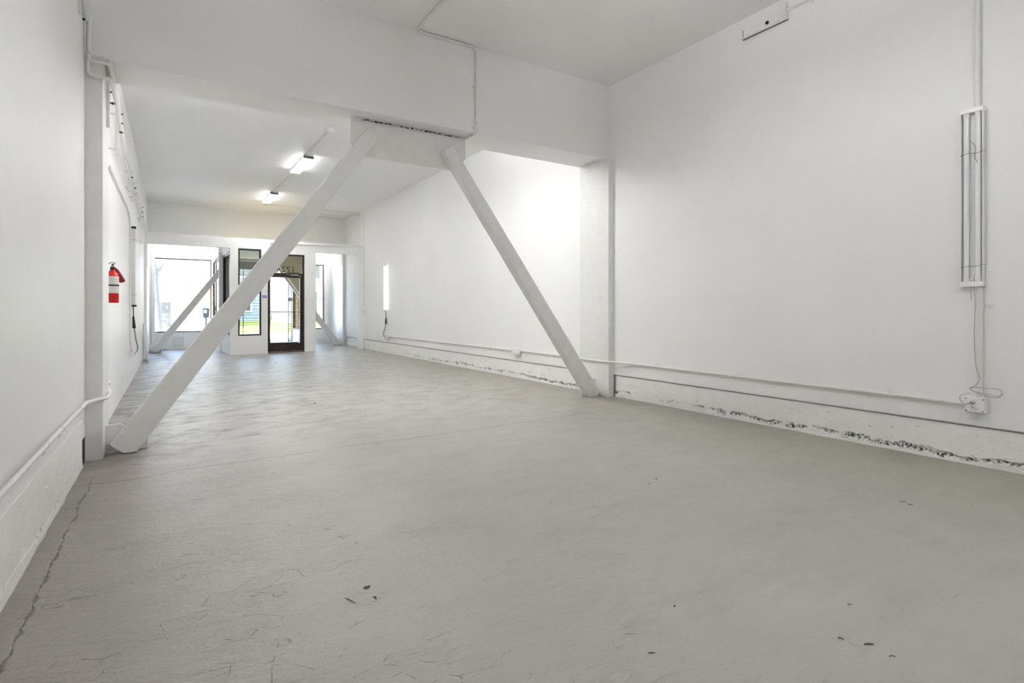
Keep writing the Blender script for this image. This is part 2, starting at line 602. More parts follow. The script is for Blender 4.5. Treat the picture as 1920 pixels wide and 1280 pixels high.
struct(plinth('baseboard_right', -1.0, 5.2, XR + 0.020, 1, 0.269, 0.0095, 3.1, am_right),
       'crumbling whitewashed concrete plinth along the near right wall', 'plinth')
struct(plinth('baseboard_right_rear', 5.8, 19.2, XR + 0.020, 1, 0.269, 0.02, 8.4, am_right),
       'whitewashed concrete plinth along the right wall beyond the white beam', 'plinth')
pl = plinth('baseboard_left', -0.5, 5.06, -0.512, -1, 0.30, 0.012, 5.7, lambda y: 0.42 + 0.2 * math.sin(y * 2.1))
me = pl.data
for v in me.vertices:                      # follow the askew wall and stand just proud of it
    v.co.x += XL(v.co.y) + 0.512 + 0.006
struct(pl, 'low whitewashed plinth along the foot of the near left wall', 'plinth')

wl = bpy.data.objects['wall_left']
MB().box(XL(5.1) - .01, XL(5.1) + .004, 5.085, 5.235, -.045, .145).build('dark_slot_patch', 'gap', wl)  # dark patch paints the shade of an open gap in the plaster
# ---- shop front wall
wf = MB()
wf.box(-0.75, -0.275, YF, YF + .2, -.1, CZ)                   # left of the display window
wf.box(-0.275, 1.22, YF, YF + .2, -.1, 0.445)                 # kick wall
wf.box(3.66, 4.63, YF, YF + .2, -.1, 0.47)
wf.box(4.63, 5.1, YF, YF + .2, -.1, CZ)
wf.box(-0.275, 4.63, YF, YF + .2, 2.665, CZ)                  # band above the glazing
wfo = struct(wf.build('wall_front', 'wall'), 'white shop front wall around the display windows', 'wall')
MB().box(0.205, 0.505, YF - 0.012, YF, 0.0, 0.315).build('access_panel', 'pale', wfo, 0.003)

# ---- partition with the entrance, and the vestibule it encloses
YP = 15.6
wp = MB()
wp.box(-0.42, XR, YP, YP + .14, 2.70, 2.965)
wp.box(-0.42, -0.352, YP, YP + .14, -.06, 2.70)
wp.box(1.42, 1.599, YP, YP + .14, -.06, 2.70)
wp.box(1.599, 2.144, YP, YP + .14, -.06, 0.45)
wp.box(2.144, 2.30, YP, YP + .14, -.06, 2.70)
wp.box(2.30, 3.224, YP, YP + .14, 2.611, 2.70)
wp.box(3.224, 3.519, YP, YP + .14, -.06, 2.70)
wp.box(4.70, XR, YP, YP + .14, -.03, 2.70)
struct(wp.build('wall_partition', 'wall'), 'white partition with header and piers holding the shop entrance', 'wall')


def vest_wall(name, pts, label):
    # splayed vestibule side: kick wall below the glazing and fascia above it
    mb = MB()
    for (a, b) in zip(pts[:-1], pts[1:]):
        d = (Vector(b) - Vector(a))
        n = Vector((-d.y, d.x)).normalized() * 0.045
        q = [Vector(a) + n, Vector(a) - n, Vector(b) - n, Vector(b) + n]
        for z0, z1 in ((-.06, 0.46), (2.62, 2.965)):
            mb.hexa([(p.x, p.y, z0) for p in q], [(p.x, p.y, z1) for p in q])
    return struct(mb.build(name, 'wall'), label, 'wall')


VL = [(1.465, YP + .14), (1.405, 17.15), (1.335, 17.25), (1.31, YF)]
VR = [(3.475, YP + .14), (3.535, 17.15), (3.61, 17.25), (3.64, YF)]
vest_wall('wall_vestibule_left', VL, 'low white side wall and fascia of the vestibule beside the left display')
vest_wall('wall_vestibule_right', VR, 'low white side wall and fascia of the vestibule beside the right display')
tp = MB().box(1.275, 1.395, 17.12, 17.22, 0.4, 2.70)
struct(tp.build('trim_1', 'wall'), 'white post between the two panes of the vestibule side glazing', 'post')
vc = MB().prism([(1.46, YP + .14), (3.48, YP + .14), (3.62, YF), (1.32, YF)], 'z', 2.73, 2.80)
struct(vc.build('ceiling_vestibule', 'tan'), 'tan plaster ceiling of the recessed entrance', 'ceiling')
bx = MB().prism([(2.68, 2.73), (3.54, 2.73), (3.54, 1.50)], 'y', 17.40, 17.85)
struct(bx.build('trim_2', 'tan'), 'tan plaster boxing around the brace in the corner of the entrance', 'boxing')
fa = MB().box(1.34, 3.60, YF - .06, YF + .02, 2.41, 2.655).build('trim_3', 'grey')
MB().box(1.34, 3.60, YF - .075, YF - .06, 2.655, 2.70).build('edge_strip', 'enamel', fa)
struct(fa, 'grey fascia over the street opening of the entrance', 'fascia')
vf = MB().prism([(1.46, YP + .02), (3.48, YP + .02), (3.62, YF + .2), (1.32, YF + .2)], 'z', -0.06, 0.012)
struct(vf.build('floor_vestibule', 'mosaic'), 'broken stone paving of the recessed entrance', 'paving')


def glazing(name, quad_a, quad_b, z0, z1, fw, fd, mat, label, tops=True):
    """frame of four bars and one pane between two plan points"""
    a, b = Vector(quad_a), Vector(quad_b)
    d = (b - a)
    L = d.length
    d.normalize()
    n = Vector((-d.y, d.x)) * (fd / 2)
    mid = (a + b) / 2
    root = thing(name, (mid.x, mid.y, z0), label, 'window', kind='structure')

    def bar(nm, s0, s1, h0, h1, m, nn):
        p, q = a + d * s0, a + d * s1
        c = [p + nn, p - nn, q - nn, q + nn]
        return MB().hexa([(v.x, v.y, h0) for v in c], [(v.x, v.y, h1) for v in c]).build(nm, m, root, 0.002)
    bar('frame_bar', 0, fw, z0, z1, mat, n)
    bar('frame_bar', L - fw, L, z0, z1, mat, n)
    bar('frame_bar', fw, L - fw, z0, z0 + fw, mat, n)
    bar('frame_bar', fw, L - fw, z1 - fw, z1, mat, n)
    bar('pane', fw, L - fw, z0 + fw, z1 - fw, 'glass', n.normalized() * 0.003)
    return root


glazing('window_1', (1.599, YP + .05), (2.144, YP + .05), 0.45, 2.694, 0.04, 0.07, 'bronze',
        'tall narrow dark-framed window left of the entrance door')
glazing('window_2', (-0.275, YF + .06), (1.24, YF + .06), 0.445, 2.665, 0.030, 0.06, 'bronze',
        'large display window on the left looking onto the street')
glazing('window_3', (3.66, YF + .06), (4.63, YF + .06), 0.47, 2.665, 0.035, 0.06, 'brown',
        'display window on the right of the entrance behind the diagonal brace')
glazing('window_4', (1.455, YP + .19), (1.41, 17.11), 0.46, 2.62, 0.07, 0.07, 'bronze',
        'dark-framed side pane of the vestibule nearest the partition')
glazing('window_5', (1.335, 17.25), (1.30, YF), 0.46, 2.62, 0.06, 0.06, 'brown',
        'brown-framed side pane of the vestibule meeting the left display window')
glazing('window_6', (3.49, YP + .19), (3.535, 17.15), 0.46, 2.62, 0.06, 0.06, 'brown',
        'brown-framed side pane of the vestibule beside the right opening')
glazing('window_7', (3.61, 17.25), (3.64, YF), 0.46, 2.62, 0.06, 0.06, 'brown',
        'brown-framed side pane of the vestibule meeting the right display window')

# ---- entrance door
D = thing('door_1', (2.76, YP + .06, 0), 'black-framed glass entrance door with numbered transom above', 'door', kind='structure')
y0, y1 = YP + .02, YP + .10
MB().box(2.300, 2.335, y0, y1, 0, 2.611).build('jamb', 'bronze', D, 0.002)
MB().box(3.170, 3.224, y0, y1, 0, 2.611).build('jamb', 'bronze', D, 0.002)
MB().box(2.335, 3.170, y0, y1, 2.570, 2.611).build('head', 'bronze', D, 0.002)
MB().box(2.335, 3.170, y0, y1, 2.02, 2.100).build('transom_bar', 'bronze', D, 0.002)
tr = MB().box(2.335, 3.170, y0 + .035, y0 + .041, 2.10, 2.57).build('transom_pane', 'glass', D)
lf = MB()
lf.box(2.337, 2.366, y0 + .01, y1 - .01, 0.012, 2.018)
lf.box(3.112, 3.168, y0 + .01, y1 - .01, 0.012, 2.018)
lf.box(2.366, 3.112, y0 + .01, y1 - .01, 0.012, 0.246)
lf.box(2.366, 3.112, y0 + .01, y1 - .01, 1.985, 2.018)
leaf = lf.build('leaf', 'bronze', D, 0.002)
MB().box(2.366, 3.112, y0 + .037, y0 + .043, 0.246, 1.985).build('pane', 'glass', leaf)
MB().tube([(2.35, y0 + .01, 1.065), (2.35, y0 - .045, 1.065), (3.14, y0 - .045, 1.065), (3.14, y0 + .01, 1.065)], 0.011, 8, 0.02).build('push_bar', 'bronze', leaf, smooth=True)
MB().lathe([(0.016, 0), (0.016, -0.012), (0.009, -0.02)], (2.352, y0 + .01, 0.965), 12, 'y').build('lock_cylinder', 'chrome', leaf, smooth=True)
MB().box(2.375, 2.395, y0 - .03, y0 + .01, 0.83, 1.02).build('pull_handle', 'chrome', leaf, 0.004)
MB().box(3.06, 3.11, y0 - .004, y0 + .01, 0.222, 0.240).build('maker_plate', 'enamel', leaf)
clo = MB().box(2.77, 3.06, y0 - .05, y0, 2.055, 2.125).build('door_closer', 'brown', D, 0.006)
MB().tube([(2.86, y0 - .055, 2.045), (3.02, y0 - .16, 2.04), (3.14, y0 - .02, 2.035)], 0.009, 6).build('closer_arm', 'chrome', clo, smooth=True)
# street number on the transom, reads right from the street
fc = bpy.data.curves.new('street_number', 'FONT')
fc.body = '1724'
fc.size = 0.205
fc.extrude = 0.0015
fo = bpy.data.objects.new('street_number_text', fc)
COL.objects.link(fo)
bpy.context.view_layer.update()
nm = bpy.data.meshes.new_from_object(fo.evaluated_get(bpy.context.evaluated_depsgraph_get()))
bpy.data.objects.remove(fo)
xs = [v.co.x for v in nm.vertices]
w = max(xs) - min(xs)
off = wloc(D)
for v in nm.vertices:
    x, y, z = v.co
    t = (x - min(xs)) / w
    v.co = Vector((2.955 - t * 0.44, y0 + .032 + z, 2.135 + y)) - off
nm.flip_normals()
nm.materials.clear()
nm.materials.append(M['black'])
no = bpy.data.objects.new('street_number', nm)
COL.objects.link(no)
no.parent = D
no['label'] = 'black street number 1724 seen from behind'
MB().box(2.31, 3.21, YP - .01, YP + .14, -0.04, 0.008).build('threshold', 'brown', D, 0.003)

sg = thing('wall_sign', (2.222, YP, 1.43), 'small blue sign on the pier left of the entrance door', 'sign')
MB().box(2.168, 2.276, YP - .008, YP, 1.435, 1.495).build('plate', 'blue', sg, 0.003)
for i, (a, b) in enumerate(((2.186, 2.206), (2.211, 2.226), (2.231, 2.242), (2.247, 2.260))):
    MB().box(a, b, YP - .0095, YP - .008, 1.458, 1.478).build('letter_stroke', 'signwhite', sg)

# ================================================================== STEEL FRAMES
def brace_frame(dy, dx_left, dx_right, near, detailed):
    word = 'near' if near else 'far'
    yb = 5.48 + dy
    # left diagonal
    L = [(-.367, .032), (1.709, 2.92), (1.83, 2.844), (-.188, -.043), (-.281, -.043)]
    o = thing('steel_brace', (-.25 + dx_left, yb - .06, FZ(-.2)),
              'white diagonal steel brace rising from the left wall, nearest the camera' if near else
              'white diagonal brace standing in the left display window', 'brace', 'diagonal steel braces')
    MB().prism([(x + dx_left, z) for x, z in L], 'y', yb - .12, yb).build('diagonal', 'steel', o, 0.008)
    MB().prism([(x + dx_left, z) for x, z in [(-.40, -.04), (-.40, .172), (-.301, .178), (-.255, .145), (-.14, .068), (-.115, .040), (-.115, -.045)]],
               'y', yb, yb + .024).build('foot_plate', 'steel', o, 0.003)
    # right diagonal
    R = [(2.542, 2.823), (2.647, 2.903), (4.765, .043), (4.716, -.004), (4.582, -.004)]
    o = thing('steel_brace', (4.65 + dx_right, yb - .06, 0),
              'white diagonal steel brace meeting the floor at the near right column' if near else
              'white diagonal brace in the right display behind the entrance', 'brace', 'diagonal steel braces')
    MB().prism([(x + dx_right, z) for x, z in R], 'y', yb - .12, yb).build('diagonal', 'steel', o, 0.008)
    MB().prism([(x + dx_right, z) for x, z in [(4.545, -.004), (4.545, .078), (4.575, .10), (4.72, .205), (4.772, .204), (4.772, -.004)]],
               'y', yb, yb + .024).build('foot_plate', 'steel', o, 0.003)
    # gusset under the beam
    if near:
        g = thing('gusset_plate', (2.22, yb, 2.66), 'white steel gusset plate under the near beam joining both braces', 'plate')
        MB().prism([(1.574, 3.05), (1.574, 2.782), (1.595, 2.765), (1.70, 2.664), (2.69, 2.655), (2.715, 2.675), (2.865, 2.80), (2.865, 3.05)],
                   'y', yb + .002, yb + .027).build('plate', 'steel', g, 0.003)
        rim = MB()
        rim.box(1.60, 2.84, yb - .012, yb + .002, 3.005, 3.02)
        rim.build('backing_strip', 'steel', g, 0.004)
        bead = MB()
        x = 1.70
        while x < 2.76:
            ln = random.uniform(0.012, 0.05)
            z0 = 3.032 + random.uniform(-.004, .004)
            hh = random.uniform(0.004, 0.011)
            k = 6
            pts = []
            for t in range(k):
                pts.append((x + ln * t / (k - 1), z0 + hh * (0.3 + random.random())))
            for t in range(k - 1, -1, -1):
                pts.append((x + ln * t / (k - 1), z0 - hh * (0.2 + random.random() * .6)))
            bead.prism(pts, 'y', yb - .001, yb + .004)
            x += ln + random.uniform(0.0, 0.03) * (0.5 if x < 2.1 else 1.2)
        bo = bead.build('weld_gap', 'gap', g)
        bo['label'] = 'ragged dark weld gap along the top of the plate'
        bo['kind'] = 'stuff'
    # beam
    yf = 5.285 + dy
    b = MB().box(XL(yf) - .02, XR + .01, yf, yf + .505, 3.05, CZ + .02).build('ceiling_beam', 'wall')
    tag(b, 'deep white dropped beam spanning the room above the near braces' if near else
        'white dropped beam across the far end above the entrance', 'beam', 'dropped beams')
    # columns
    c = MB().box(-.555, -.40, yf - .035, yf + .495, -.05, 3.05)
    o = c.build('steel_column', 'steel', None, 0.004)
    o.location.x = dx_left * 0.5
    tag(o, 'white steel column against the left wall under the near beam' if near else
        'white steel column at the left edge of the display opening', 'column', 'steel columns')
    c = MB().box(4.775, XR + .012, yf - .07, yf + .50, -.01, 3.05)
    o = c.build('steel_column', 'steel', None, 0.004)
    tag(o, 'white column against the right wall under the near beam' if near else
        'white column on the right wall beyond the entrance', 'column', 'steel columns')


brace_frame(0.0, 0.0, 0.0, True, True)
brace_frame(12.30, 0.05, 0.0, False, False)

# ================================================================== CEILING LIGHTS AND CONDUIT
def ceiling_light(ya, yb, label):
    o = thing('ceiling_light', (2.25, (ya + yb) / 2, 3.905), label, 'light', 'strip lights on the ceiling')
    MB().box(2.174, 2.356, ya, yb, 3.934, 3.995).build('housing', 'enamel', o, 0.004)
    d = MB().prism([(2.172, 3.934), (2.178, 3.925), (2.188, 3.920), (2.342, 3.920), (2.352, 3.925), (2.358, 3.934)], 'y', ya + .018, yb - .018)
    d.build('diffuser', 'lamp', o)
    for y in (ya, yb - .018):
        MB().box(2.172, 2.358, y, y + .018, 3.918, 3.967).build('end_cap', 'enamel', o, 0.003)


ceiling_light(10.60, 11.87, 'lit strip light on the far bay ceiling, the larger nearer one')
ceiling_light(14.33, 15.60, 'lit strip light on the far bay ceiling, the smaller one by the entrance')


def batten(ya, yb, zl, label, xc=2.20, group='bare twin-tube lights hung below the ceiling', lit='batten'):
    """bare twin-tube light hung a hand's breadth below the ceiling on two short rods"""
    o = thing('batten_light', (xc, (ya + yb) / 2, zl - .03), label, 'light', group)
    MB().prism([(xc - .05, zl + .10), (xc - .035, zl + .055), (xc + .035, zl + .055), (xc + .05, zl + .10)], 'y', ya, yb).build('housing', 'enamel', o, 0.003)
    for y in (ya + .2, yb - .2):
        MB().tube([(xc, y, zl + .10), (xc, y, CZ)], 0.008, 8).build('rod', 'enamel', o, smooth=True)
    for x in (xc - .065, xc + .065):
        t = MB().tube([(x, ya + .04, zl), (x, yb - .04, zl)], 0.019, 14).build('tube', lit, o, smooth=True)
        for y in (ya + .02, yb - .02):
            MB().box(x - .014, x + .014, y - .02, y + .02, zl - .02, zl + .08).build('lamp_holder', 'enamel', t, 0.003)


batten(1.62, 2.89, 3.35, 'lit bare twin-tube light on the near bay ceiling above the picture')
batten(5.86, 7.00, 3.30, 'added twin-tube fill light hidden behind the near beam', 2.20, 'bare twin-tube lights hung below the ceiling', 'fill_far')  # put in to brighten the far bay ceiling, out of view
batten(18.25, 19.10, 3.80, 'added tube fill light unseen above the left display window', 0.55, 'added fill lights above the displays', 'fill_show')  # both display tubes are additions that brighten the shop front wall
batten(18.25, 19.10, 3.80, 'added tube fill light unseen above the right display window', 4.15, 'added fill lights above the displays', 'fill_show')
batten(-1.90, -0.63, 3.35, 'added twin-tube fill light behind the camera', 2.20, 'bare twin-tube lights hung below the ceiling', 'fill_rear')  # no lamp known here; put in to light the beam face


def straps(o, spots, r, wall, screw='pipe'):
    """two-hole straps round a conduit; wall gives the direction to the surface"""
    w = Vector(wall)
    for p, d in spots:
        p, d = Vector(p), Vector(d).normalized()
        side = d.cross(w).normalized()
        mb = MB()
        c = p + w * 0.0
        for k in range(2):
            pass
        mb.tube([p - d * .010, p + d * .010], r * 1.22, 12)
        st = mb.build('strap', 'pipe', o, smooth=True)
        a, b = p + w * r, p + w * r + side * (r * 3.6)
        q = [a - d * .010, a + d * .010, b + d * .010, b - d * .010]
        MB().hexa([tuple(v) for v in q], [tuple(v - w * .004) for v in q]).build('strap_tab', 'pipe', st)
        h = p + w * (r - .004) + side * (r * 2.6)
        MB().tube([h, h - w * .006], 0.0055, 8).build('screw', screw, st)


def conduit(pts, r, label, fillet=0.06, spots=(), wall=(1, 0, 0), group='painted conduit runs', mat='pipe', n=10, screw='pipe'):
    o = thing('conduit', tuple(pts[0]), label, 'conduit', group)
    MB().tube(pts, r, n, fillet).build('pipe', mat, o, smooth=True)
    straps(o, spots, r, wall, screw)
    return o


zc = 3.978
conduit([(2.19, 3.40, zc), (2.19, 5.268, zc), (2.885, 5.268, zc), (2.885, 5.268, 3.035), (2.87, 5.475, 3.032)], 0.013,
        'thin conduit bending from the near ceiling down the front of the beam', 0.075,
        [((2.885, 5.268, 3.55), (0, 0, 1)), ((2.885, 5.268, 3.10), (0, 0, 1))], (0, 1, 0))
c = conduit([(2.225, 5.80, zc), (2.225, 8.78, zc)], 0.013, 'conduit on the far bay ceiling between the beam and the round box', 0.05)
conduit([(2.235, 8.98, zc), (2.235, 10.60, zc)], 0.013, 'conduit on the ceiling between the round box and the first strip light', 0.05)
conduit([(2.25, 11.87, zc), (2.25, 14.33, zc)], 0.011, 'conduit on the ceiling between the two lit strip lights', 0.05)
conduit([(2.25, 15.60, zc), (2.25, 16.12, zc), (4.80, 16.12, zc)], 0.011, 'thin conduit crossing the ceiling to the right wall beyond the last strip light', 0.05)
jb = thing('round_junction_box', (2.23, 8.88, 3.93), 'round white junction box on the ceiling before the first strip light', 'junction box')
MB().lathe([(0.055, 0.065), (0.058, 0.02), (0.05, 0.0), (0.03, -0.012)], (2.23, 8.88, 3.93), 18).build('body', 'pipe', jb, smooth=True)
MB().box(2.19, 2.27, 8.82, 8.94, 3.945, 3.985).build('bracket', 'pipe', jb, 0.003)

# conduit riser on the right wall beside the entrance
rz = thing('junction_box', (4.80, 16.1, 3.86), 'small white box high on the right wall where the ceiling conduit comes down', 'junction box', 'junction boxes')
MB().box(4.775, XR, 15.98, 16.16, 3.86, 3.985).build('body', 'pipe', rz, 0.006)
conduit([(4.815, 16.10, 3.86), (4.815, 16.10, 3.06), (4.80, YP - .02, 2.93), (3.2, YP - .02, 2.90), (2.35, YP - .02, 2.89)], 0.014,
        'conduit dropping down the far right wall and running left over the entrance header', 0.16)
conduit([(4.835, 15.72, 3.86), (4.835, 15.50, 3.70), (4.835, 15.50, 1.20)], 0.010, 'thin vertical conduit on the right wall down to the light switch', 0.1)
sw = thing('light_switch', (4.84, 15.42, 1.09), 'small white light switch on the right wall beside the opening', 'switch')
MB().box(4.80, XR, 15.43, 15.56, 1.075, 1.195).build('body', 'enamel', sw, 0.006)
MB().box(4.79, 4.80, 15.48, 15.51, 1.115, 1.155).build('toggle', 'enamel', sw, 0.002)

# ================================================================== RIGHT WALL FITTINGS
XS = XR - 0.002
conduit([(4.838, 1.49, CZ), (4.838, 1.49, 2.50)], 0.017, 'vertical conduit on the right wall above the unlit twin tube light', 0.05)

fx = thing('fluorescent_light', (4.82, 1.51, 1.28), 'unlit twin-tube fluorescent light fixed upright on the near right wall', 'light')
MB().box(4.838, XS, 1.452, 1.578, 1.285, 2.515).build('back_tray', 'pale', fx, 0.003)
MB().box(4.806, 4.842, 1.5745, 1.580, 1.285, 2.515).build('side_rail', 'enamel', fx)
MB().box(4.806, 4.842, 1.450, 1.4555, 1.285, 2.515).build('side_rail', 'enamel', fx)
MB().box(4.801, XS, 1.447, 1.583, 2.495, 2.530).build('end_cap', 'enamel', fx, 0.004)
MB().box(4.801, XS, 1.447, 1.583, 1.268, 1.305).build('end_cap', 'enamel', fx, 0.004)
for y in (1.548, 1.482):
    t = MB().tube([(4.821, y, 1.33), (4.821, y, 2.472)], 0.0160, 16).build('tube', 'tube_off', fx, smooth=True)
    for za, zb in ((1.305, 1.335), (2.467, 2.495)):
        MB().tube([(4.821, y, za), (4.821, y, zb)], 0.0185, 14).build('lamp_holder', 'enamel', t, smooth=True)
MB().box(4.806, 4.83, 1.505, 1.527, 1.30, 1.328).build('switch_block', 'enamel', fx, 0.002)
MB().tube([(4.804, 1.515, 1.318), (4.802, 1.516, 1.17)], 0.0025, 6).build('pull_cord', 'greywire', fx)
MB().tube([(4.83, 1.585, 2.198), (4.801, 1.578, 2.20), (4.801, 1.53, 2.212), (4.801, 1.50, 2.205), (4.801, 1.47, 2.203), (4.801, 1.452, 2.213), (4.83, 1.445, 2.214)], 0.0014, 6, 0.01).build('tie_wire', 'wire', fx, smooth=True)
MB().tube([(4.801, 1.523, 2.293), (4.796, 1.50, 2.275), (4.796, 1.487, 2.235), (4.801, 1.495, 2.205), (4.796, 1.492, 2.165), (4.796, 1.478, 2.135)], 0.0014, 6, 0.02).build('tie_wire', 'wire', fx, smooth=True)
MB().tube([(4.83, 1.585, 1.404), (4.801, 1.578, 1.406), (4.801, 1.52, 1.414), (4.801, 1.505, 1.408), (4.801, 1.453, 1.420), (4.83, 1.445, 1.424)], 0.0014, 6, 0.01).build('tie_wire', 'wire', fx, smooth=True)

conduit([(4.835, 1.475, 1.27), (4.835, 1.475, 0.52)], 0.017, 'vertical conduit on the right wall between the twin tube light and the outlet box',
        0.05, [((4.835, 1.475, 1.13), (0, 0, -1))])
ob = thing('outlet_box', (4.81, 1.49, 0.39), 'white surface outlet box with a looped flex on the near right wall', 'outlet')
MB().box(4.795, XS, 1.434, 1.552, 0.385, 0.492).build('body', 'enamel', ob, 0.006)
fp = MB().box(4.790, 4.795, 1.438, 1.548, 0.389, 0.488).build('face_plate', 'enamel', ob, 0.002)
for yy, zz in ((1.540, .396), (1.446, .398), (1.446, .480), (1.540, .480)):
    MB().tube([(4.7905, yy, zz), (4.787, yy, zz)], 0.0042, 8).build('screw', 'screw', fp)
so = MB().lathe([(0.017, 0.0), (0.017, -0.004), (0.0155, -0.006)], (4.790, 1.503, 0.420), 18, 'x').build('socket', 'enamel', ob, smooth=True)
for dy_, dz_ in ((.006, .004), (-.006, .004), (0, -.007)):
    MB().tube([(4.7845, 1.503 + dy_, .420 + dz_), (4.7815, 1.503 + dy_, .420 + dz_)], 0.003, 8).build('socket_hole', 'black', so)
MB().tube([(4.792, 1.500, 0.455), (4.772, 1.500, 0.455), (4.766, 1.503, 0.452)], 0.013, 12, 0.01).build('plug', 'greywire', ob, smooth=True)
MB().prism([(1.478, .402), (1.494, .402), (1.488, .422), (1.478, .416)], 'x', 4.7885, 4.791).build('tape_patch', 'tanplug', ob)
MB().tube([(4.835, 1.475, .49), (4.835, 1.475, .53)], 0.021, 12).build('connector', 'pipe', ob, smooth=True)
flex = thing('flex_cord', (4.81, 1.48, 0.45), 'thin grey flex hanging from the twin tube light and looped at the outlet box', 'cord')
MB().tube([(4.805, 1.500, 1.27), (4.806, 1.493, 1.15), (4.808, 1.500, 0.95), (4.806, 1.496, 0.80), (4.806, 1.490, 0.70), (4.79, 1.462, 0.63), (4.79, 1.47, 0.60),
           (4.79, 1.50, 0.558), (4.79, 1.525, 0.55), (4.79, 1.50, 0.533), (4.79, 1.45, 0.515), (4.80, 1.40, 0.502), (4.80, 1.365, 0.502), (4.80, 1.345, 0.53),
           (4.80, 1.352, 0.565), (4.80, 1.40, 0.566), (4.79, 1.46, 0.563), (4.79, 1.505, 0.565), (4.79, 1.525, 0.552), (4.788, 1.49, 0.53), (4.80, 1.42, 0.522),
           (4.80, 1.37, 0.512), (4.80, 1.337, 0.535)], 0.0027, 6, 0.03, 4).build('loop', 'greywire', flex, smooth=True)
MB().tube([(4.79, 1.515, 0.52), (4.785, 1.555, 0.508), (4.785, 1.578, 0.49), (4.785, 1.572, 0.455), (4.782, 1.545, 0.437), (4.778, 1.52, 0.45), (4.768, 1.502, 0.455)], 0.0024, 6, 0.02, 4).build('tail', 'greywire', flex, smooth=True)

zr = .452
conduit([(4.835, 1.552, 0.437), (4.835, 4.9, 0.447), (4.765, 5.18, 0.449), (4.752, 5.25, .449), (4.752, 5.75, .45), (4.835, 6.05, 0.450), (4.835, 7.34, 0.449)], 0.0125,
        'long low conduit on the near right wall running left from the outlet box', 0.14,
        [((4.835, 2.05, .4385), (0, -1, 0)), ((4.835, 3.4, .4425), (0, -1, 0)), ((4.835, 4.45, .4455), (0, -1, 0))])
o2 = thing('junction_box', (4.81, 7.43, 0.39), 'white square box in the low conduit halfway along the far right wall', 'junction box', 'junction boxes')
MB().box(4.775, XS, 7.338, 7.530, 0.392, 0.497).build('body', 'enamel', o2, 0.006)
MB().box(4.770, 4.775, 7.38, 7.49, 0.41, 0.48).build('cover', 'enamel', o2, 0.002)
conduit([(4.835, 7.53, 0.449), (4.835, 13.4, 0.443)], 0.0125, 'low conduit on the far right wall from the square box towards the entrance', 0.1,
        [((4.835, 8.3, .448), (0, -1, 0)), ((4.835, 10.0, .446), (0, -1, 0)), ((4.835, 10.6, .446), (0, -1, 0))])
o3 = thing('outlet_box', (4.81, 13.52, 0.39), 'small outlet box under the lit tube at the end of the low conduit', 'outlet')
MB().box(4.80, XS, 13.40, 13.64, 0.395, 0.490).build('body', 'enamel', o3, 0.006)
MB().box(4.775, 4.80, 13.58, 13.72, 0.425, 0.455).build('plug', 'greywire', o3, 0.004)

tl = thing('tube_light', (4.80, 13.69, 1.08), 'lit white tube lamp hanging upright on the far right wall', 'light')
MB().lathe([(0.025, 0.0), (0.025, 1.13)], (4.818, 13.69, 1.12), 18).build('diffuser', 'tube_on', tl, smooth=True)
MB().lathe([(0.030, 0.0), (0.030, 0.035)], (4.818, 13.69, 1.085), 18).build('end_cap', 'greywire', tl, smooth=True)
MB().lathe([(0.030, 0.0), (0.030, 0.028)], (4.818, 13.69, 2.25), 18).build('end_cap', 'greywire', tl, smooth=True)
cd = thing('power_cord', (4.81, 13.65, 0.45), 'dark power cord with a switch hanging below the lit tube on the right wall', 'cord')
MB().tube([(4.81, 13.62, 1.085), (4.82, 13.63, .95), (4.82, 13.64, .80), (4.82, 13.70, .66), (4.82, 13.80, .54), (4.81, 13.82, .46), (4.80, 13.72, .44)], 0.008, 6, 0.05).build('cable', 'wire', cd, smooth=True)
MB().tube([(4.82, 13.635, .90), (4.82, 13.64, .76)], [0.018, 0.026], 8).build('inline_switch', 'black', cd, smooth=True)

# open strip housing high on the right wall
st = thing('strip_housing', (4.83, 3.11, 3.78), 'open white metal strip housing with knockouts high on the right wall', 'housing')
MB().box(4.848, XS + .002, 2.885, 3.345, 3.785, 3.880).build('back_plate', 'enamel', st)
MB().box(4.818, 4.848, 2.885, 3.345, 3.783, 3.787).build('edge', 'enamel', st)
MB().box(4.800, 4.850, 2.885, 2.893, 3.79, 3.93).build('end_plate', 'enamel', st, 0.002)
MB().prism([(4.855, 3.93), (4.80, 3.93), (4.80, 3.86)], 'y', 2.893, 2.95).build('gusset_tab', 'enamel', st)
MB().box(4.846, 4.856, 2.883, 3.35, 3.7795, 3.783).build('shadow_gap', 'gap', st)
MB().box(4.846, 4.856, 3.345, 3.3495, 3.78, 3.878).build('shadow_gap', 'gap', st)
for y, r in ((3.30, .018), (3.215, .026), (3.10, .024), (3.0, .022)):
    MB().lathe([(r, 0.0), (r, -.006), (r * .8, -.008)], (4.848, y, 3.832), 16, 'x').build('knockout', 'enamel', st, smooth=True)
MB().lathe([(0.016, 0.0), (0.016, -.010)], (4.842, 3.085, 3.836), 12, 'x').build('hole_plug', 'gap', st, smooth=True)
conduit([(4.838, 2.885, 3.868), (4.838, 2.2, 3.868), (4.838, 1.0, 3.868)], 0.011, 'short conduit leaving the strip housing along the top of the right wall', 0.05,
        [((4.838, 2.66, 3.868), (0, 1, 0))])

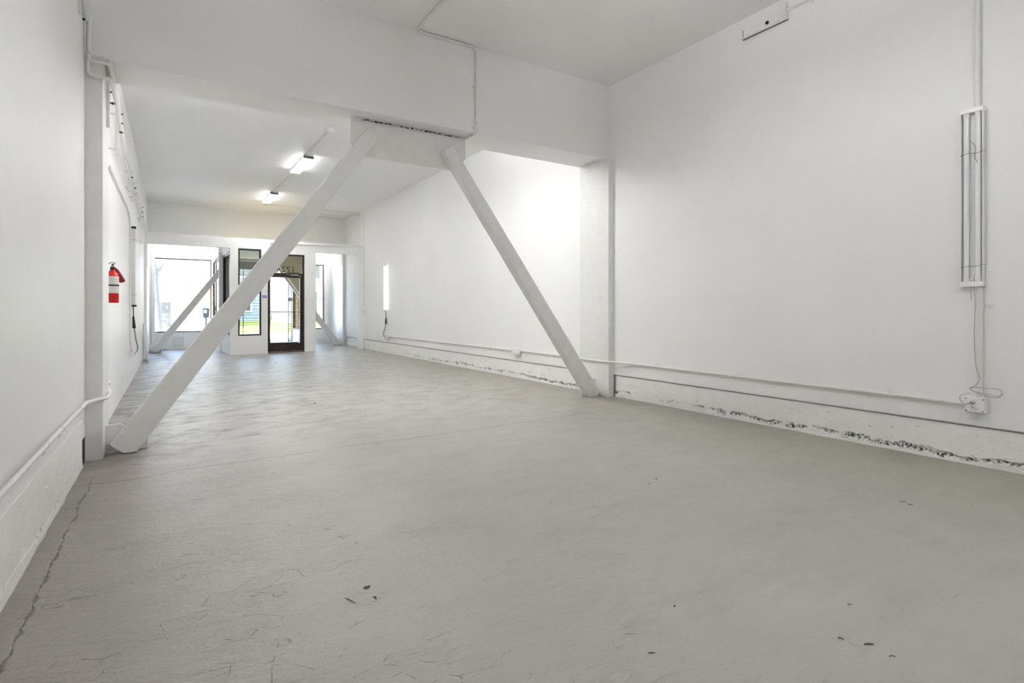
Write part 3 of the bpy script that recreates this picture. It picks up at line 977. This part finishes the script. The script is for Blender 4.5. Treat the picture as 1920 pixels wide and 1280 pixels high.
# ================================================================== LEFT WALL FITTINGS
# three pipes that jog round the column and run on under the ceiling
hd = [(3.030, 3.36, 'top'), (2.985, 3.33, 'middle'), (2.880, 3.30, 'lowest')]
for i, (z, zt, w_) in enumerate(hd):
    xo = -.355 + .004 * i
    r = 0.0125
    yj = 5.160 + .024 * i
    p0 = [(XL(1.5) + .03, 1.5, zt), (XL(4.9) + .03, 4.88 + .01 * i, zt), (-.474 - .006 * i, yj, zt - .03), (-.474 - .006 * i, yj, z),
          (xo, yj, z), (xo - .005, 6.2, z), (XL(8) + .085, 8.0, z - .02 * i + .04), (XL(15.4) + .05, 15.4, z - .02 * i + .04)]
    sp = []
    for ys in (6.35 + .25 * i, 9.4, 10.2, 12.6):
        t = (ys - 6.2) / 1.8
        if t < 1:
            sp.append(((xo - .005 + (XL(8) + .085 - xo + .005) * t, ys, z + (-.02 * i + .04) * t), (0, 1, 0)))
        else:
            u = (ys - 8) / 7.4
            sp.append(((XL(8) + .085 + (XL(15.4) + .05 - XL(8) - .085) * u, ys, z - .02 * i + .04), (0, 1, 0)))
    conduit(p0, r, '%s of the three white pipes jogging round the left column and running along the wall' % w_, 0.035, sp, (-1, 0, 0), 'three pipes along the left wall', screw='screw')
for i, (y, za, zb, lab) in enumerate(((5.55, 2.60, 3.03, 'white slotted bracket behind the pipes just past the left column'),
                                     (6.6, 2.62, 3.08, 'white slotted bracket holding the pipes above the fire extinguisher'),
                                     (9.4, 2.78, 3.12, 'white slotted bracket holding the pipes midway along the left wall'),
                                     (10.2, 2.78, 3.12, 'white slotted bracket holding the pipes above the unlit left tube light'),
                                     (12.6, 2.80, 3.12, 'white slotted bracket holding the pipes near the far end of the left wall'))):
    b = thing('pipe_bracket', (XL(y) + .02, y, za), lab, 'bracket', 'brackets carrying the left pipes')
    x1 = (XL(y) + .062) if i > 1 else -.376
    x0 = x1 - .028
    MB().box(x0, x1, y - .022, y + .022, za, zb).build('channel', 'pipe', b, 0.003)
    for zz in (za + .06, zb - .06):
        MB().tube([(XL(y) - .01, y, zz), (x0 + .005, y, zz)], 0.009, 8).build('standoff', 'pipe', b, smooth=True)
    for k in range(3):
        zz = zb - .05 - .09 * k
        MB().tube([(x1, y, zz), (x1 + .035, y, zz)], 0.006, 6).build('bolt', 'screw', b)
        MB().tube([(x1 + .012, y, zz), (x1 + .024, y, zz)], 0.011, 6).build('nut', 'screw', b)
nb = thing('pipe_bracket', (-.50, 4.6, 3.2), 'white strap bracket at the top left where the pipes leave the near wall', 'bracket', 'brackets carrying the left pipes')
MB().box(XL(4.9) - .005, -.492, 4.87, 4.91, 3.20, 3.45).build('channel', 'pipe', nb, 0.003)
MB().tube([(-.488, 4.89, 3.16), (-.472, 4.89, 3.16)], 0.008, 8).build('bolt', 'screw', nb)
MB().tube([(-.488, 4.89, 3.36), (-.472, 4.89, 3.36)], 0.006, 8).build('bolt', 'screw', nb)

# low conduit on the near left wall, stepping round the column to an outlet
conduit([(XL(0.4) + .03, 0.4, 0.43), (XL(4.9) + .03, 4.90, 0.425), (XL(4.9) + .03, 5.06, 0.425), (-.405, 5.22, 0.425), (-.372, 5.24, .425), (-.372, 5.50, 0.425), (XL(6.6) + .03, 6.60, 0.36)], 0.013,
        'low white conduit along the near left wall stepping round the column', 0.05,
        [((XL(3.55) + .03, 3.55, .4265), (0, -1, 0)), ((XL(4.0) + .03, 4.0, .4262), (0, -1, 0)), ((XL(4.75) + .03, 4.75, .4255), (0, -1, 0))], (-1, 0, 0))
lo = thing('outlet_box', (XL(6.7), 6.7, .30), 'small white outlet on the left wall just behind the near column', 'outlet')
MB().box(XL(6.7), XL(6.7) + .04, 6.62, 6.76, 0.285, 0.400).build('body', 'enamel', lo, 0.005)
for zz in (.32, .362):
    MB().box(XL(6.7) + .04, XL(6.7) + .0415, 6.675, 6.705, zz, zz + .022).build('socket', 'black', lo)

# fire extinguisher
ex, ey = -.432, 6.62
fe = thing('fire_extinguisher', (ex, ey, 1.17), 'red fire extinguisher with white labels hanging on the left wall', 'fire extinguisher')
body = MB().lathe([(0.050, 0.0), (0.056, 0.008), (0.056, 0.255), (0.050, 0.285), (0.034, 0.305), (0.018, 0.315), (0.018, 0.328)], (ex, ey, 1.175), 28).build('cylinder', 'red', fe, smooth=True)
lb = MB().lathe([(0.0566, 0.0), (0.0566, 0.068)], (ex, ey, 1.270), 28).build('label', 'label', body, smooth=True)
lb2 = MB().lathe([(0.0566, 0.0), (0.0566, 0.080)], (ex, ey, 1.354), 28).build('label', 'label', body, smooth=True)
MB().lathe([(0.0575, 0.0), (0.0575, 0.016)], (ex, ey, 1.338), 28).build('strap', 'black', body, smooth=True)
for k in range(5):
    zz = 1.282 + k * .030 if k < 2 else 1.365 + (k - 2) * .020
    MB().lathe([(0.0572, 0.0), (0.0572, 0.0035)], (ex, ey, zz), 28).build('print_line', 'greywire', lb if k < 2 else lb2, smooth=True)
MB().box(ex - .014, ex + .016, ey - .02, ey + .02, 1.500, 1.530).build('valve', 'black', fe, 0.003)
MB().tube([(ex, ey - .01, 1.545), (ex + .02, ey - .06, 1.552), (ex + .01, ey - .10, 1.535)], 0.008, 6, 0.02).build('lever', 'black', fe, smooth=True)
MB().tube([(ex - .03, ey, 1.555), (ex, ey, 1.575), (ex + .03, ey, 1.56)], 0.004, 6, 0.02).build('hanging_ring', 'screw', fe, smooth=True)
MB().tube([(ex + .01, ey, 1.525), (ex + .035, ey + .05, 1.50), (ex + .06, ey + .10, 1.44), (ex + .075, ey + .13, 1.395)], [0.012, 0.015, 0.022, 0.028], 10).build('discharge_horn', 'darkred', fe, smooth=True)
MB().box(XL(ey), ex - .05, ey - .025, ey + .025, 1.25, 1.57).build('wall_hook', 'chrome', fe, 0.002)

# conduit feeding the left tube light
conduit([(XL(6.9) + .02, 6.9, 2.57), (XL(9.75) + .02, 9.75, 2.565), (XL(10.2) + .02, 10.2, 2.42), (XL(10.2) + .02, 10.2, 0.62), (XL(10.3) + .03, 10.3, 0.47)], 0.0115,
        'thin conduit on the far left wall turning down beside the unlit tube light', 0.12,
        [((XL(7.1) + .02, 7.1, 2.57), (0, 1, 0)), ((XL(8.2) + .02, 8.2, 2.568), (0, 1, 0)), ((XL(9.2) + .02, 9.2, 2.566), (0, 1, 0)), ((XL(10.2) + .02, 10.2, 1.75), (0, 0, -1)), ((XL(10.2) + .02, 10.2, 1.45), (0, 0, -1))], (-1, 0, 0))
ll = thing('tube_light', (-.42, 10.55, 1.16), 'unlit grey tube lamp hung upright on the far left wall', 'light')
MB().box(XL(10.6) + .002, -.385, 10.50, 10.60, 1.185, 2.405).build('housing', 'pale', ll, 0.01)
MB().box(XL(10.6) + .002, -.378, 10.49, 10.61, 2.395, 2.430).build('end_cap', 'black', ll, 0.004)
MB().box(XL(10.6) + .002, -.372, 10.49, 10.61, 1.160, 1.190).build('end_cap', 'black', ll, 0.004)
for z in (2.22, 1.35):
    MB().tube([(XL(10.5), 10.48, z), (-.375, 10.49, z), (-.375, 10.61, z + .01), (XL(10.6), 10.62, z)], 0.004, 6).build('tie_wire', 'greywire', ll)
MB().tube([(-.375, 10.55, 2.22), (-.33, 10.62, 2.24), (-.31, 10.66, 2.19)], 0.006, 6).build('tie_tail', 'enamel', ll)
lc = thing('power_cord', (-.42, 10.6, .42), 'dark power cord hanging below the unlit tube light on the left wall', 'cord')
MB().tube([(-.415, 10.56, 1.16), (-.42, 10.75, .97), (-.42, 10.95, .83), (-.42, 11.3, .70), (-.43, 12.0, .56), (-.425, 12.6, .42), (-.425, 12.4, .35), (-.425, 11.4, .36), (-.43, 10.75, .42)], 0.007, 6, 0.15).build('cable', 'wire', lc, smooth=True)
MB().tube([(-.42, 10.70, 1.0), (-.42, 10.98, .82)], [0.014, 0.024], 8).build('inline_switch', 'black', lc, smooth=True)
lj = thing('junction_box', (-.43, 10.5, .39), 'white square box low on the left wall under the unlit tube light', 'junction box', 'junction boxes')
MB().box(XL(10.4), -.395, 10.30, 10.60, 0.385, 0.485).build('body', 'enamel', lj, 0.006)
MB().box(-.395, -.390, 10.50, 10.56, 0.40, 0.42).build('socket', 'black', lj)

# boards leaning in the far left corner
for k, (dx, dz, lab) in enumerate(((0.0, 0.0, 'white board leaning in the far left corner, the taller one'), (0.035, -0.28, 'shorter pale board leaning in the far left corner'))):
    b = thing('leaning_board', (-.36 + dx, 15.2 - .32 * k, -.05), lab, 'board', 'boards leaning in the corner')
    zt = 0.80 + dz
    ya, yb = 15.02 - .32 * k, 15.25 - .32 * k
    MB().hexa([(-.345 + dx, ya, -.048), (-.325 + dx, ya, -.048), (-.325 + dx, yb, -.048), (-.345 + dx, yb, -.048)],
              [(-.403 + dx * .2, ya, zt), (-.385 + dx * .2, ya, zt), (-.385 + dx * .2, yb, zt), (-.403 + dx * .2, yb, zt)]).build('plank', 'steel' if k == 0 else 'pale', b, 0.002)

# pipes standing in the two displays
for (x, lab) in ((-.285, 'vertical white pipe beside the left display window'), (4.69, 'vertical white pipe beside the right display window')):
    p = thing('drain_pipe', (x, 19.12, -.03), lab, 'pipe', 'pipes beside the display windows')
    MB().tube([(x, 19.12, -.045), (x, 19.12, CZ)], 0.052, 18).build('pipe', 'pipe', p, smooth=True)
    for z in ((2.83, 1.72) if x > 0 else (2.72, 1.45)):
        MB().tube([(x, 19.12, z - .05), (x, 19.12, z + .05)], 0.066, 18).build('coupling', 'pipe', p, smooth=True)

# ================================================================== LITTER ON THE FLOOR
def litter(x, y, L, wd, ang, mat, label, curl=0.25, n=6):
    L, wd = L * 0.82, wd * 0.68
    zf = FZ(x) + 0.006 * mnoise.noise((x * 0.7, y * 0.5, 3.0))
    mb = MB()
    ca, sa = math.cos(ang), math.sin(ang)
    top, bot = [], []
    for i in range(n + 1):
        u = i / n
        hw = wd * math.sin(math.pi * min(0.97, u * 0.92 + 0.05)) * random.uniform(0.35, 1.3)
        s = (u - .5) * L
        bend = curl * L * (u - .5) ** 2
        for sg_, lst in ((1, top), (-1, bot)):
            px, py = s, bend + sg_ * hw
            lst.append((x + px * ca - py * sa, y + px * sa + py * ca, zf + 0.0035 + 0.22 * wd * abs(math.sin(u * 3.1)) + (0.15 * wd if sg_ > 0 else 0)))
    m = n + 1
    vs = top + bot + [(p[0], p[1], p[2] - .0022) for p in top + bot]
    fs = []
    for i in range(n):
        fs.append((i, i + 1, m + i + 1, m + i))
        fs.append((2 * m + i, 3 * m + i, 3 * m + i + 1, 2 * m + i + 1))
        fs.append((i, 2 * m + i, 2 * m + i + 1, i + 1))
        fs.append((m + i, m + i + 1, 3 * m + i + 1, 3 * m + i))
    fs += [(0, m, 3 * m, 2 * m), (n, 2 * m + n, 3 * m + n, m + n)]
    mb.add(vs, fs)
    return tag(mb.build('leaf_scrap', mat), label, 'leaf', 'dry scraps on the floor')


litter(0.617, 2.150, 0.085, 0.0035, 1.95, 'rot', 'thin straight grey twig on the near floor left of centre', 0.05)
litter(0.702, 2.214, 0.036, 0.011, 0.1, 'rot', 'small grey leaf scrap just beyond the thin twig')
litter(0.705, 2.120, 0.024, 0.008, 1.9, 'rust', 'tiny reddish leaf scrap beside the thin twig')
litter(0.690, 2.097, 0.010, 0.0045, 0.5, 'chip', 'tiny white chip beside the thin twig')
litter(1.644, 1.428, 0.017, 0.006, 0.8, 'rot', 'small dark crumb alone in the middle of the near floor')
litter(1.378, 1.395, 0.050, 0.0026, 2.6, 'greywire', 'flat grey sliver at the bottom centre of the floor')
litter(1.361, 1.278, 0.030, 0.003, 2.5, 'rot', 'thin curved dark scrap at the very bottom centre of the floor')
litter(1.961, 0.979, 0.022, 0.004, 2.0, 'rust', 'curled brown scrap left of the olive leaf on the near right floor', 0.8)
litter(2.005, 0.911, 0.040, 0.006, 2.6, 'oliveleaf', 'olive dry leaf on the near right floor')
litter(1.998, 0.841, 0.030, 0.0035, 2.75, 'rot', 'black curled scrap right of the olive leaf on the near right floor', 1.2)
litter(2.209, 1.070, 0.022, 0.004, 2.6, 'rust', 'short brown stem beyond the olive leaf')
litter(3.616, 1.461, 0.05, 0.006, 2.55, 'rot', 'left one of two dark scraps on the floor near the outlet box')
litter(3.600, 1.415, 0.035, 0.005, 2.55, 'oliveleaf', 'right one of two dark scraps on the floor near the outlet box')
litter(3.784, 1.457, 0.045, 0.006, 2.7, 'chip', 'pale paint flake on the floor nearest the right plinth')
litter(2.759, 2.549, 0.022, 0.009, 0.3, 'rot', 'upper one of two dark crumbs on the middle of the floor')
litter(2.648, 2.505, 0.026, 0.010, 0.9, 'rot', 'lower one of two dark crumbs on the middle of the floor')
litter(2.016, 12.54, 0.085, 0.025, 0.2, 'rust', 'dark scrap on the far floor in front of the entrance')
litter(1.552, 6.908, 0.045, 0.016, 0.4, 'rot', 'dark crumb on the floor beyond the near left brace')
litter(-.399, 3.675, 0.020, 0.008, 0.5, 'chip', 'pale chip on the floor beside the near left wall')

# ================================================================== THE STREET
g = MB()
g.add([(-30, YF + .2, -.02), (40, YF + .2, -.02), (40, 22.2, -.22), (-30, 22.2, -.22)], [(0, 1, 2, 3)])
g.add([(-30, 22.2, -.22), (40, 22.2, -.22), (40, 22.2, -.40), (-30, 22.2, -.40)], [(0, 1, 2, 3)])
struct(g.build('sidewalk', 'walk'), 'pale concrete sidewalk outside the shop front', 'sidewalk')
g = MB().add([(-60, 22.2, -.40), (70, 22.2, -.40), (70, 31.0, -.40), (-60, 31.0, -.40)], [(0, 1, 2, 3)])
struct(g.build('street', 'road'), 'asphalt street outside the shop front', 'street')
g = MB().add([(-60, 31.0, -.24), (70, 31.0, -.24), (70, 34.0, -.2), (-60, 34.0, -.2)], [(0, 1, 2, 3)])
g.add([(-60, 31.0, -.24), (70, 31.0, -.24), (70, 31.0, -.42), (-60, 31.0, -.42)], [(0, 1, 2, 3)])
struct(g.build('sidewalk_opposite', 'walk'), 'pale sidewalk on the far side of the street', 'sidewalk')
lw = MB().prism([(34.0, -.2), (34.4, .15), (40.0, .35), (90, .35), (90, -.4), (34.0, -.4)], 'x', 3.2, 70)
struct(lw.build('lawn', 'grass'), 'sunlit yellow-green lawn across the street', 'lawn')
gd = MB().prism([(34.0, -.2), (90, -.2), (90, -.5), (34.0, -.5)], 'x', -60, 3.2)
struct(gd.build('forecourt', 'walk'), 'pale forecourt of the white building across the street', 'ground')

# security gate with horizontal bars in the street opening of the entrance
GY = YF - .02
gt = thing('security_gate', (2.0, GY, 0), 'dark security gate of thin horizontal bars seen through the narrow window', 'gate')
for x in (1.37, 2.12, 2.86):
    MB().box(x - .012, x + .012, GY - .012, GY + .012, 0.02, 2.40).build('upright', 'metergrey', gt)
bar_me = None
for k in range(34):
    z = 0.10 + k * 0.068
    if bar_me is None:
        bo = MB().box(1.37, 2.86, GY - .008, GY + .008, z - .0045, z + .0045).build('bar', 'metergrey', gt)
        bar_me, z_first = bo, z
    else:
        c2 = bar_me.copy()
        COL.objects.link(c2)
        c2.parent = gt
        c2.location = (0, 0, z - z_first)
gt2 = thing('security_gate', (3.53, GY, 0), 'folded leaf of the security gate seen through the entrance door', 'gate')
for x in (3.47, 3.585):
    MB().box(x - .010, x + .010, GY - .012, GY + .012, 0.02, 2.40).build('upright', 'metergrey', gt2)
first = None
for k in range(34):
    z = 0.10 + k * 0.068
    if first is None:
        first = MB().box(3.47, 3.585, GY - .012, GY + .012, z - .012, z + .012).build('bar', 'metergrey', gt2)
    else:
        c2 = first.copy()
        COL.objects.link(c2)
        c2.parent = gt2
        c2.location = (0, 0, k * 0.068)

# parking meter
mx, my = 1.17, 20.8
pm = thing('parking_meter', (mx, my, -.13), 'grey parking meter on the sidewalk outside the left display window', 'parking meter')
MB().tube([(mx, my, -.13), (mx, my, .86)], 0.032, 12).build('post', 'metergrey', pm, smooth=True)
MB().prism([(mx - .085, .86), (mx + .085, .86), (mx + .10, 1.0), (mx + .105, 1.17), (mx - .105, 1.17), (mx - .10, 1.0)], 'y', my - .06, my + .06).build('case', 'metergrey', pm, 0.02)
dm = []
for k in range(11):
    a = math.pi * k / 10
    dm.append((mx + .098 * math.cos(a), 1.17 + .14 * math.sin(a)))
MB().prism(dm, 'y', my - .05, my + .05).build('dome', 'domeglass', pm, 0.01)
MB().box(mx - .07, mx + .02, my - .066, my - .06, 1.02, 1.12).build('display', 'label', pm)

# parked white car, only its glass and roof rise above the sill
cx, cy, cz = -1.05, 24.1, -.40
car = thing('car', (cx, cy, cz), 'white car with blue-tinted glass parked beyond the left display window', 'car')
side = [(-2.1, .22), (-2.15, .55), (-2.0, .78), (-1.1, .86), (1.1, .88), (1.95, .80), (2.15, .60), (2.12, .24)]
MB().prism([(cx + a, cz + b) for a, b in side], 'y', cy - .84, cy + .84).build('body', 'carwhite', car, 0.08)
cab = MB()
lo_, hi_ = [(-1.45, .84), (1.30, .84)], [(-.75, 1.30), (.55, 1.30)]
cab.hexa([(cx - 1.45, cy - .78, cz + .84), (cx + 1.30, cy - .78, cz + .84), (cx + 1.30, cy + .78, cz + .84), (cx - 1.45, cy + .78, cz + .84)],
         [(cx - .80, cy - .60, cz + 1.26), (cx + .50, cy - .60, cz + 1.26), (cx + .50, cy + .60, cz + 1.26), (cx - .80, cy + .60, cz + 1.26)])
cab.build('windows', 'carglass', car, 0.05)
MB().box(cx - .84, cx + .54, cy - .63, cy + .63, cz + 1.245, cz + 1.30).build('roof', 'carwhite', car, 0.025)
for a in (-1.3, 1.35):
    for s in (-.80, .80):
        MB().lathe([(0.31, -.09), (0.33, -.05), (0.33, .05), (0.31, .09)], (cx + a, cy + s, cz + .32), 24, 'y').build('wheel', 'black', car, smooth=True)
MB().box(cx + .92, cx + 1.10, cy - .98, cy - .84, cz + .86, cz + .98).build('mirror', 'carwhite', car, 0.03)

# street tree
tx, ty = -.20, 21.6
tree = thing('street_tree', (tx, ty, -.18), 'grey-barked street tree with bare branches outside the left display window', 'tree')
tk = MB().tube([(tx - .02, ty, -.25), (tx, ty, .4), (tx - .06, ty, 1.2), (tx - .10, ty, 2.0), (tx - .08, ty + .1, 2.4)], [.19, .165, .15, .14, .12], 12).build('trunk', 'bark', tree, smooth=True)
for pts, r in (([(tx - .08, ty, 2.3), (tx + .15, ty + .1, 2.6), (tx + .33, ty + .1, 2.95), (tx + .28, ty + .1, 3.4), (tx + .2, ty, 4.2)], [.075, .055, .045, .035, .02]),
               ([(tx - .08, ty, 2.35), (tx - .14, ty, 2.9), (tx - .10, ty, 3.6), (tx - .2, ty, 4.6)], [.10, .075, .055, .03]),
               ([(tx + .33, ty + .1, 2.95), (tx + .52, ty + .1, 3.02), (tx + .7, ty, 3.25), (tx + .85, ty, 3.9)], [.04, .032, .026, .014]),
               ([(tx + .30, ty + .1, 2.98), (tx + .50, ty, 3.3), (tx + .55, ty, 4.0)], [.03, .02, .012]),
               ([(tx - .10, ty, 2.6), (tx - .4, ty, 3.1), (tx - .7, ty, 4.0)], [.06, .04, .02])):
    MB().tube(pts, r, 8, 0.1).build('branch', 'bark', tree, smooth=True)


def foliage(c, rad, n, mat, sz):
    mb = MB()
    for _ in range(n):
        while True:
            p = Vector((random.uniform(-1, 1), random.uniform(-1, 1), random.uniform(-1, 1)))
            if p.length < 1:
                break
        p = Vector((c[0] + p.x * rad[0], c[1] + p.y * rad[1], c[2] + p.z * rad[2]))
        a = Vector((random.gauss(0, 1), random.gauss(0, 1), random.gauss(0, 1))).normalized()
        b = a.orthogonal().normalized()
        s = sz * random.uniform(.6, 1.3)
        mb.add([p - a * s, p + b * s * .5, p + a * s, p - b * s * .5], [(0, 1, 2, 3)])
    return mb


fo_ = foliage((tx - .2, ty - .2, 5.0), (2.9, 1.5, 1.2), 2200, 'leaf', .11).build('foliage', 'leaf', tree)
fo_['kind'] = 'stuff'

# white building across the street
BY = 35.0
bd = thing('building', (0, BY, -.2), 'white stucco building with an ochre entry across the street on the left', 'building')
wb = MB()
wb.box(-14, .80, BY, BY + 8, -.2, 5.2)
wb.box(2.75, 3.4, BY, BY + 8, -.2, 5.2)
wb.box(.80, 2.75, BY, BY + 8, 2.52, 5.2)
wb.box(.80, 2.75, BY + 1.6, BY + 8, -.2, 2.52)
wb.build('wall', 'ivory', bd)
MB().box(.80, .83, BY + .01, BY + 1.6, -.2, 2.52).build('entry_side', 'ochre', bd)
MB().box(.83, 2.72, BY + 1.58, BY + 1.6, .9, 2.52).build('entry_back', 'ochre', bd)
MB().box(1.30, 1.60, BY - .02, BY + .3, 2.30, 2.52).build('drop_block', 'ivory', bd)
wd1 = MB().box(-.30, .30, BY - .03, BY + .02, -.2, 1.55).build('shop_window', 'dusk', bd, 0.01)
for z in (.85, .62, .36):
    MB().box(-.12, .14, BY - .036, BY - .03, z, z + .06).build('notice', 'signwhite', wd1)
MB().box(.10, .14, BY - .04, BY - .03, 1.18, 1.36).build('lit_sign', 'ochre', wd1)
MB().box(.32, .62, BY - .10, BY, 2.65, 3.0).build('vent', 'grey', bd, 0.01)
MB().box(.35, .58, BY - .06, BY, 3.0, 4.6).build('duct', 'ivory', bd, 0.02)
MB().lathe([(0.07, 0.0), (0.05, -.06)], (-.15, BY, 2.30), 12, 'y').build('wall_lamp', 'grey', bd)
MB().box(-14.2, 3.5, BY - .25, BY + 8.2, 5.2, 5.5).build('cornice', 'ivory', bd)

# blue-grey sided house on the right
HY = 44.0
hs = thing('house', (8, HY, .3), 'blue-grey sided house with white trim across the lawn', 'house')
MB().box(3.6, 16, HY, HY + 9, .3, 6.0).build('core', 'bluegrey', hs)
pl_first = None
for k in range(24):
    z = .35 + k * .22
    if pl_first is None:
        pl_first = MB().prism([(HY - .05, z), (HY, z + .22), (HY, z)], 'x', 3.55, 16.05).build('siding_board', 'bluegrey', hs)
    else:
        c2 = pl_first.copy()
        COL.objects.link(c2)
        c2.parent = hs
        c2.location = (0, 0, k * .22)
for (a, b, z0, z1) in ((4.3, 5.3, 1.1, 2.6), (6.2, 7.2, 1.1, 2.6), (8.6, 10.0, .4, 2.6), (4.3, 5.3, 3.6, 5.0), (6.2, 7.2, 3.6, 5.0), (9.0, 10.2, 3.6, 5.0)):
    f = MB().box(a - .12, b + .12, HY - .12, HY, z0 - .12, z1 + .12).build('window_trim', 'ivory', hs)
    MB().box(a, b, HY - .13, HY - .12, z0, z1).build('pane', 'dusk', f)
MB().prism([(3.0, 6.0), (16.6, 6.0), (9.8, 9.0)], 'y', HY - .5, HY + 9.5).build('roof', 'grey', hs)
cr = thing('cream_house', (8.0, 37.5, .25), 'cream porch front with a dark name board seen through the entrance door', 'house')
MB().box(5.85, 8.0, 37.5, 41, .2, 3.1).build('wall', 'cream', cr)
MB().box(5.7, 8.15, 37.2, 41, 3.1, 3.35).build('roof_slab', 'ivory', cr)
MB().box(6.75, 7.25, 37.44, 37.5, 1.72, 1.92).build('name_board', 'black', cr, 0.01)
MB().box(6.05, 6.2, 37.42, 37.5, .25, 3.1).build('porch_post', 'ivory', cr, 0.01)
for k, (x, y, lab) in enumerate(((13.5, 36.5, 'green tree on the lawn across the street, seen at the right display'), (-3.5, 50.0, 'tall green tree behind the white building across the street'))):
    t = thing('green_tree', (x, y, .2 if x > 3 else -.2), lab, 'tree', 'trees across the street')
    MB().tube([(x, y, .1 if x > 3 else -.25), (x + .1, y, 2.4), (x, y, 4.2)], [.22, .18, .08], 10).build('trunk', 'bark', t, smooth=True)
    f = foliage((x, y, 5.2 if k == 0 else 6.2), (2.3, 2.0, 1.9), 1400, 'leaf', .16).build('foliage', 'leaf', t)
    f['kind'] = 'stuff'
